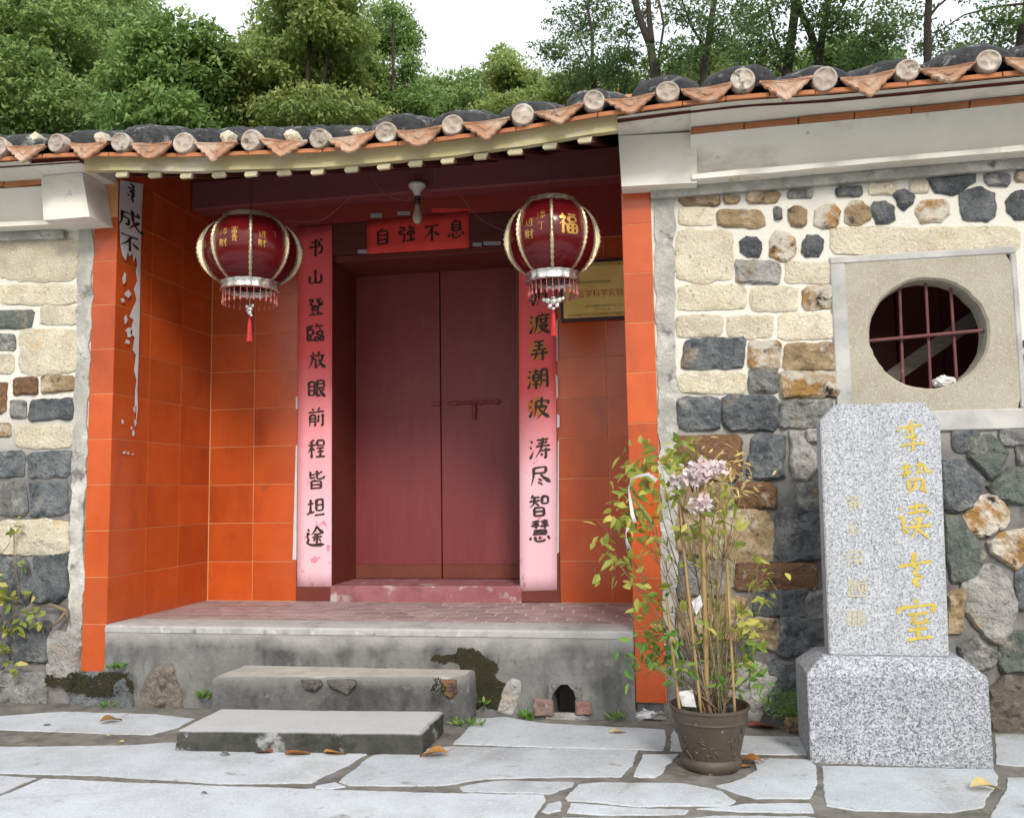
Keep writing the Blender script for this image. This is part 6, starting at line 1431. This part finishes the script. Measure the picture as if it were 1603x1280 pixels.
for (x, y, L, rot, lab, k_) in LEAVES:
    c = onz(x, y, GZ); S = L*(c[1]-CAM[1])/F_PX; V, Fc = [], []; n = 8; curl = rr.uniform(.2, .45)
    for i in range(n+1):
        s = i/n; w = .30*math.sin(math.pi*min(1, s*1.04))**.8; 
        for j, q in enumerate((-1, -.5, 0, .5, 1)): V.append((s-.5, q*w*.9, .012/S*.3+curl*(abs(q)**1.6)*w*1.1 + .10*math.sin(s*5+k_)*(.5+.5*q) + .04*math.sin(3*s)))
    for i in range(n):
        for j in range(4): Fc.append((i*5+j, i*5+j+1, i*5+j+6, i*5+j+5))
    zmin = min(v[2] for v in V); ca, sa = math.cos(rot+.1), math.sin(rot+.1)
    m = MB(); m.add([(c[0]+S*(a*ca-b_*sa), c[1]+S*(a*sa+b_*ca), GZ+.002+S*(h-zmin)) for a, b_, h in V], Fc)
    if k_ in (0, 4, 5): m.tube([(c[0]+S*ca*.48, c[1]+S*sa*.48, GZ+.01+S*.1), (c[0]+S*ca*.8, c[1]+S*sa*.8, GZ+.02+S*.15)], .0015, 4)
    mt_ = D['fallen'] if k_ not in (6, 7, 10, 11) else D['straw']
    if k_ in (3, 8): mt_ = D['redleaf'] = D.get('redleaf') or mat('red_brown_leaf', (.22, .05, .025), (.12, .04, .02), 12, rough=.7)
    if k_ in (9, 12, 13): mt_ = D['greyleaf'] = D.get('greyleaf') or mat('grey_leaf', (.09, .085, .08), (.14, .13, .12), 12, rough=.8)
    o = m.build('fallen_leaf', mt_, None, smooth='full', origin=(c[0], c[1], GZ), fix=False); tag(o, lab, 'leaf', 'fallen leaves on the paving')
# ---- plaster rubble by the pillar, loose stone by the fern
def lump(px, py, rx, ry, rz, material, name, label, cat, seed, rough=.5):
    c = onz(px, py, GZ); bm = bmesh.new(); bmesh.ops.create_icosphere(bm, subdivisions=3, radius=1); bm.verts.index_update(); o_ = Vector((seed*3.3, seed, 0))
    V = [(c[0]+v.co.x*rx*(1+rough*noise.noise(v.co*2+o_)), c[1]+v.co.y*ry*(1+rough*noise.noise(v.co*2.2+o_)), GZ-.012+rz+v.co.z*rz*(1+rough*noise.noise(v.co*2.7+o_)+.3*noise.noise(v.co*6+o_))) for v in bm.verts]
    m = MB(); m.add(V, [[v.index for v in f.verts] for f in bm.faces]); bm.free(); o = m.build(name, material, None, origin=(c[0], c[1], GZ)); tag(o, label, cat); return o
lump(1010, 1123, .085, .05, .035, D['paper'], 'plaster_rubble', 'broken white plaster lump at the foot of the right pillar', 'rubble', 1, .8)
lump(1035, 1124, .06, .05, .03, D['white'], 'plaster_rubble', 'smaller greyish plaster lump behind the left side of the pot', 'rubble', 2, .8)
lump(1244, 1144, .05, .05, .042, D['tan'], 'loose_stone', 'tan loose stone beside the left foot of the stele base', 'stone', 3)

# ================================================================ TREES ON THE HILL BEHIND
def px_lobe(px, py, rx, ry, Y):
    c = ony(px, py, Y); k = np.linalg.norm(c-CAM)/F_PX; return c, rx*k, ry*k
def tree(name, label, Y, base_px, lobes, material, leaf=.11, n_leaf=20000, clump=.42, seed=0, trunk_r=.16, limbs=None, open_=0.0, tintpow=2.0, group='trees on the hill behind the house'):
    rg = np.random.default_rng(seed); b = ony(base_px, 150, Y); gz = hill(b[0], Y)-.2
    t = empty(name, (b[0], Y, gz), label, 'tree', group)
    L = [px_lobe(*l, Y+rg.uniform(-1.0, 1.0)) for l in lobes]
    vol = np.array([a*c for (_, a, c) in L]); vol = vol/vol.sum(); cents = []
    per = 46; nc = max(8, n_leaf//per)
    for (c, rx, rz), w in zip(L, vol):
        k = max(3, int(nc*w)); d = rg.normal(size=(k, 3)); d /= np.linalg.norm(d, axis=1)[:, None]
        rad = np.where(rg.random((k, 1)) < .3, rg.uniform(.1, .7, (k, 1)), rg.uniform(.7, 1.0, (k, 1))) if not open_ else rg.uniform(.25, 1.05, (k, 1))
        d[:, 2] = np.where(d[:, 2] < -.3, d[:, 2]*.5, d[:, 2])
        cents.append(c + d*rad*np.array([rx, (rx+rz)*.5, rz]))
    C_ = np.concatenate(cents); K = len(C_)
    cl = np.repeat(np.arange(K), per); n = len(cl); rcl = clump*rg.uniform(.6, 1.25, K)
    d = rg.normal(size=(n, 3)); d /= np.linalg.norm(d, axis=1)[:, None]; d[:, 2] = np.abs(d[:, 2])*np.where(rg.random(n) < .78, 1, -1)
    pos = C_[cl] + d*(rcl[cl]*rg.uniform(.45, 1.0, n)**.7)[:, None]*np.array([1, 1, .62])
    dr = d*.7 + rg.normal(0, .55, (n, 3)); dr[:, 2] -= .35
    u = dr/np.linalg.norm(dr, axis=1)[:, None]; nn = d + rg.normal(0, .45, (n, 3)); nn[:, 2] += .5
    v = np.cross(u, nn); v /= np.linalg.norm(v, axis=1)[:, None]+1e-9
    ln = (leaf*(1.0 if open_ else 1.22)*rg.uniform(.65, 1.25, n))[:, None]; wd = ln*.46
    P = np.stack([pos-u*ln*.5, pos+v*wd*.5, pos+u*ln*.5, pos-v*wd*.5], 1).reshape(-1, 3) - np.array([b[0], Y, gz])
    me = bpy.data.meshes.new('crown'); me.vertices.add(len(P)); me.vertices.foreach_set('co', P.reshape(-1).astype(np.float32))
    F = np.arange(len(P), dtype=np.int32); me.loops.add(len(F)); me.loops.foreach_set('vertex_index', F); me.polygons.add(n); me.polygons.foreach_set('loop_start', np.arange(0, len(F), 4, dtype=np.int32))
    me.update(calc_edges=True)
    at = me.attributes.new('tint', 'FLOAT', 'POINT'); tv = np.clip(.55*rg.random(K)[cl]**tintpow + .45*rg.random(n)**2, 0, 1); at.data.foreach_set('value', np.repeat(tv, 4).astype(np.float32))
    me.materials.append(material); cr = link_mesh('crown', me, t, (b[0], Y, gz))
    # trunk and limbs
    if limbs:
        m = MB()
        for (pts, r0, r1) in limbs:
            Q = [ony(x, y, Y) for x, y in pts]
            if pts[0][1] > 85: Q = [np.array([Q[0][0]+.1, Y, gz])]+Q
            out = []
            for i in range(len(Q)-1):
                for s in range(5): out.append(Q[i]+(Q[i+1]-Q[i])*s/5)
            out.append(Q[-1]); k = len(out); out = [p+.05*np.array(noise.noise_vector(Vector((p[2]*.9, seed, r0*20)))) for p in out]
            m.tube(out, [r0+(r1-r0)*i/(k-1) for i in range(k)], 9)
        m.build('trunk', D['bark'], t, smooth='full')
    else:
        m = MB(); top = max(l[0][2] for l in L); mid = np.mean([l[0] for l in L], axis=0)
        P0 = np.array([b[0], Y, gz]); fork = P0*.45+np.array([mid[0], Y, mid[2]])*.55
        m.tube([P0, P0*.6+fork*.4+np.array([.1, 0, 0]), fork], [trunk_r, trunk_r*.85, trunk_r*.7], 9)
        for (c, rx, rz) in L: m.tube([fork-np.array([0, 0, .05]), fork*.5+c*.5+np.array([0, 0, .2]), c], [trunk_r*.55, trunk_r*.35, trunk_r*.12], 7)
        m.build('trunk', D['bark'], t, smooth='full')
    return t
tree('broadleaf_tree', 'bluish green bushy tree at the far left behind the roof', 13, 60, [(40, 60, 120, 80), (115, 110, 85, 75), (10, 150, 90, 80), (60, -30, 110, 60), (130, 185, 65, 50), (30, 210, 90, 50), (-60, 100, 90, 120)], D['leafA'], .12, 62000, .40, 1)
tree('broadleaf_tree', 'deep green tree with domed layered foliage beside the bluish tree', 12, 265, [(268, 80, 75, 38), (248, 135, 85, 42), (312, 150, 55, 45), (245, 195, 75, 45), (332, 105, 30, 35), (300, 205, 60, 35)], D['leafB'], .13, 30000, .42, 2)
tree('broadleaf_tree', 'paler tree rising behind between the bluish and the domed tree', 18, 205, [(185, 35, 60, 50), (240, 60, 35, 25), (165, 80, 60, 60), (205, 10, 35, 25), (130, -20, 70, 40)], D['leafA'], .12, 24000, .45, 3)
tree('broadleaf_tree', 'large yellow green tree filling the space left of the sky gap', 13, 465, [(480, 55, 80, 70), (425, 125, 75, 58), (525, 130, 65, 70), (490, -25, 75, 50), (378, 175, 60, 45), (495, 190, 100, 42), (560, 195, 50, 35), (520, 50, 55, 50), (475, -10, 45, 40)], D['leafC'], .11, 64000, .38, 4)
tree('broadleaf_tree', 'slender green tree at the left edge of the sky gap', 15, 610, [(598, 60, 36, 50), (634, 62, 24, 42), (600, 140, 45, 50), (640, 105, 18, 28), (615, 20, 22, 20), (640, 170, 50, 40)], D['leafB'], .10, 19000, .32, 5, open_=1)
tree('broadleaf_tree', 'low bluish green tree under the middle of the sky gap', 19, 690, [(672, 160, 60, 32), (728, 145, 50, 26), (720, 190, 90, 40), (620, 195, 70, 40), (770, 180, 50, 30)], D['leafA'], .11, 26000, .42, 6)
tree('broadleaf_tree', 'pointed green tree at the right edge of the sky gap', 16, 800, [(795, 120, 28, 30), (815, 140, 40, 35), (850, 165, 60, 40), (800, 185, 60, 30), (900, 160, 50, 40), (790, 95, 14, 14)], D['leafC'], .10, 24000, .36, 7)
tree('broadleaf_tree', 'thin leaved tree with sky showing through left of the dark trunks', 13, 905, [(870, 85, 40, 28), (905, 50, 50, 40), (950, 95, 60, 55), (905, 120, 60, 40), (930, 10, 55, 35), (975, 140, 60, 45)], D['leafD'], .085, 9500, .30, 8, open_=1, limbs=[([(935, 150), (925, 110), (930, 60), (920, 10), (925, -40)], .06, .02), ([(926, 100), (905, 60), (890, 30)], .03, .01)])
RG = 'dark trunked trees behind the right part of the roof'
tree('dark_trunk_tree', 'forked dark trunk nearest the sky gap with sparse leaves', 11, 1030, [(985, 85, 40, 40), (1062, 85, 40, 35), (1000, 25, 35, 25), (1060, 20, 30, 25), (1000, -50, 60, 40), (1050, 125, 50, 30)], D['leafD'], .085, 4600, .28, 9, open_=1, group=RG, limbs=[([(1030, 140), (1020, 70), (1008, 40), (990, -10), (975, -60)], .095, .05), ([(1019, 68), (1016, 30), (1014, 0), (1012, -60)], .06, .04), ([(1030, 90), (1038, 40), (1030, 0)], .03, .02)])
tree('dark_trunk_tree', 'slim dark tree leaning right beside the forked trunk', 12, 1100, [(1095, 90, 50, 45), (1125, 40, 50, 40), (1150, 70, 50, 40), (1110, -30, 60, 40), (1080, 30, 30, 30)], D['leafD'], .085, 5000, .30, 10, open_=1, group=RG, limbs=[([(1100, 140), (1104, 90), (1112, 40), (1120, -10), (1125, -60)], .085, .05), ([(1106, 80), (1080, 40), (1065, 0)], .035, .015)])
tree('dark_trunk_tree', 'thick upright dark trunk with a crooked side branch', 10, 1232, [(1195, 55, 55, 45), (1225, 95, 50, 30), (1170, 20, 50, 40), (1240, -40, 80, 40), (1170, 100, 50, 30)], D['leafD'], .085, 5400, .30, 11, open_=1, group=RG, limbs=[([(1230, 150), (1236, 80), (1240, 30), (1244, -50)], .095, .07), ([(1229, 118), (1205, 92), (1180, 85), (1150, 92)], .045, .02), ([(1232, 100), (1215, 60), (1205, 20), (1190, -20)], .03, .015)])
tree('dark_trunk_tree', 'dark tree split low into a wide V', 10, 1283, [(1330, 40, 60, 45), (1345, 85, 50, 30), (1290, 25, 40, 30), (1300, -40, 70, 40), (1380, 60, 40, 40)], D['leafD'], .085, 5200, .30, 12, open_=1, group=RG, limbs=[([(1284, 130), (1283, 95), (1270, 55), (1252, 20), (1240, -30)], .085, .05), ([(1283, 98), (1290, 40), (1296, 0), (1300, -50)], .075, .05), ([(1292, 45), (1310, 25), (1325, 0)], .04, .02)])
tree('dark_trunk_tree', 'straight dark trunk standing alone before open sky', 11, 1450, [(1425, 20, 40, 25), (1415, 85, 50, 28), (1478, 65, 45, 30), (1450, -40, 80, 40), (1400, 40, 30, 30)], D['leafD'], .085, 3200, .30, 13, open_=1, group=RG, limbs=[([(1450, 120), (1452, 50), (1455, 0), (1456, -60)], .075, .055), ([(1453, 30), (1470, 10), (1490, -5)], .03, .015)])
tree('dark_trunk_tree', 'leaning dark trunk by the far right end of the roof', 9, 1600, [(1555, 70, 35, 30), (1580, 30, 40, 30), (1535, 85, 45, 22), (1600, -30, 70, 40), (1640, 40, 50, 60), (1500, 95, 40, 18)], D['leafD'], .085, 5000, .28, 14, open_=1, group=RG, limbs=[([(1592, 120), (1600, 60), (1608, 0), (1615, -60)], .10, .08), ([(1602, 8), (1560, 12), (1510, 25), (1470, 50)], .022, .008)])
tree('undergrowth_tree', 'dense green undergrowth tree behind the dark trunks', 17, 1120, [(1040, 132, 70, 30), (1130, 120, 70, 32), (1210, 122, 60, 28), (1110, 95, 40, 22), (960, 165, 70, 35)], D['leafC'], .10, 13000, .38, 15)
tree('undergrowth_tree', 'low bright green tree under the V shaped trunk', 16, 1330, [(1300, 112, 55, 28), (1365, 108, 45, 20), (1310, 85, 30, 22)], D['leafB'], .10, 10000, .36, 16)

tree('broadleaf_tree', 'dim green tree in the gap behind the bluish and domed trees', 22, 120, [(60, 150, 160, 90), (220, 165, 110, 60), (330, 180, 80, 50), (120, 70, 70, 60)], D['leafA'], .16, 26000, .55, 21)
tree('broadleaf_tree', 'dim green tree far behind the large yellow green tree', 22, 470, [(400, 160, 100, 70), (520, 150, 90, 80), (500, 90, 65, 55), (590, 190, 60, 45)], D['leafB'], .16, 26000, .55, 22)
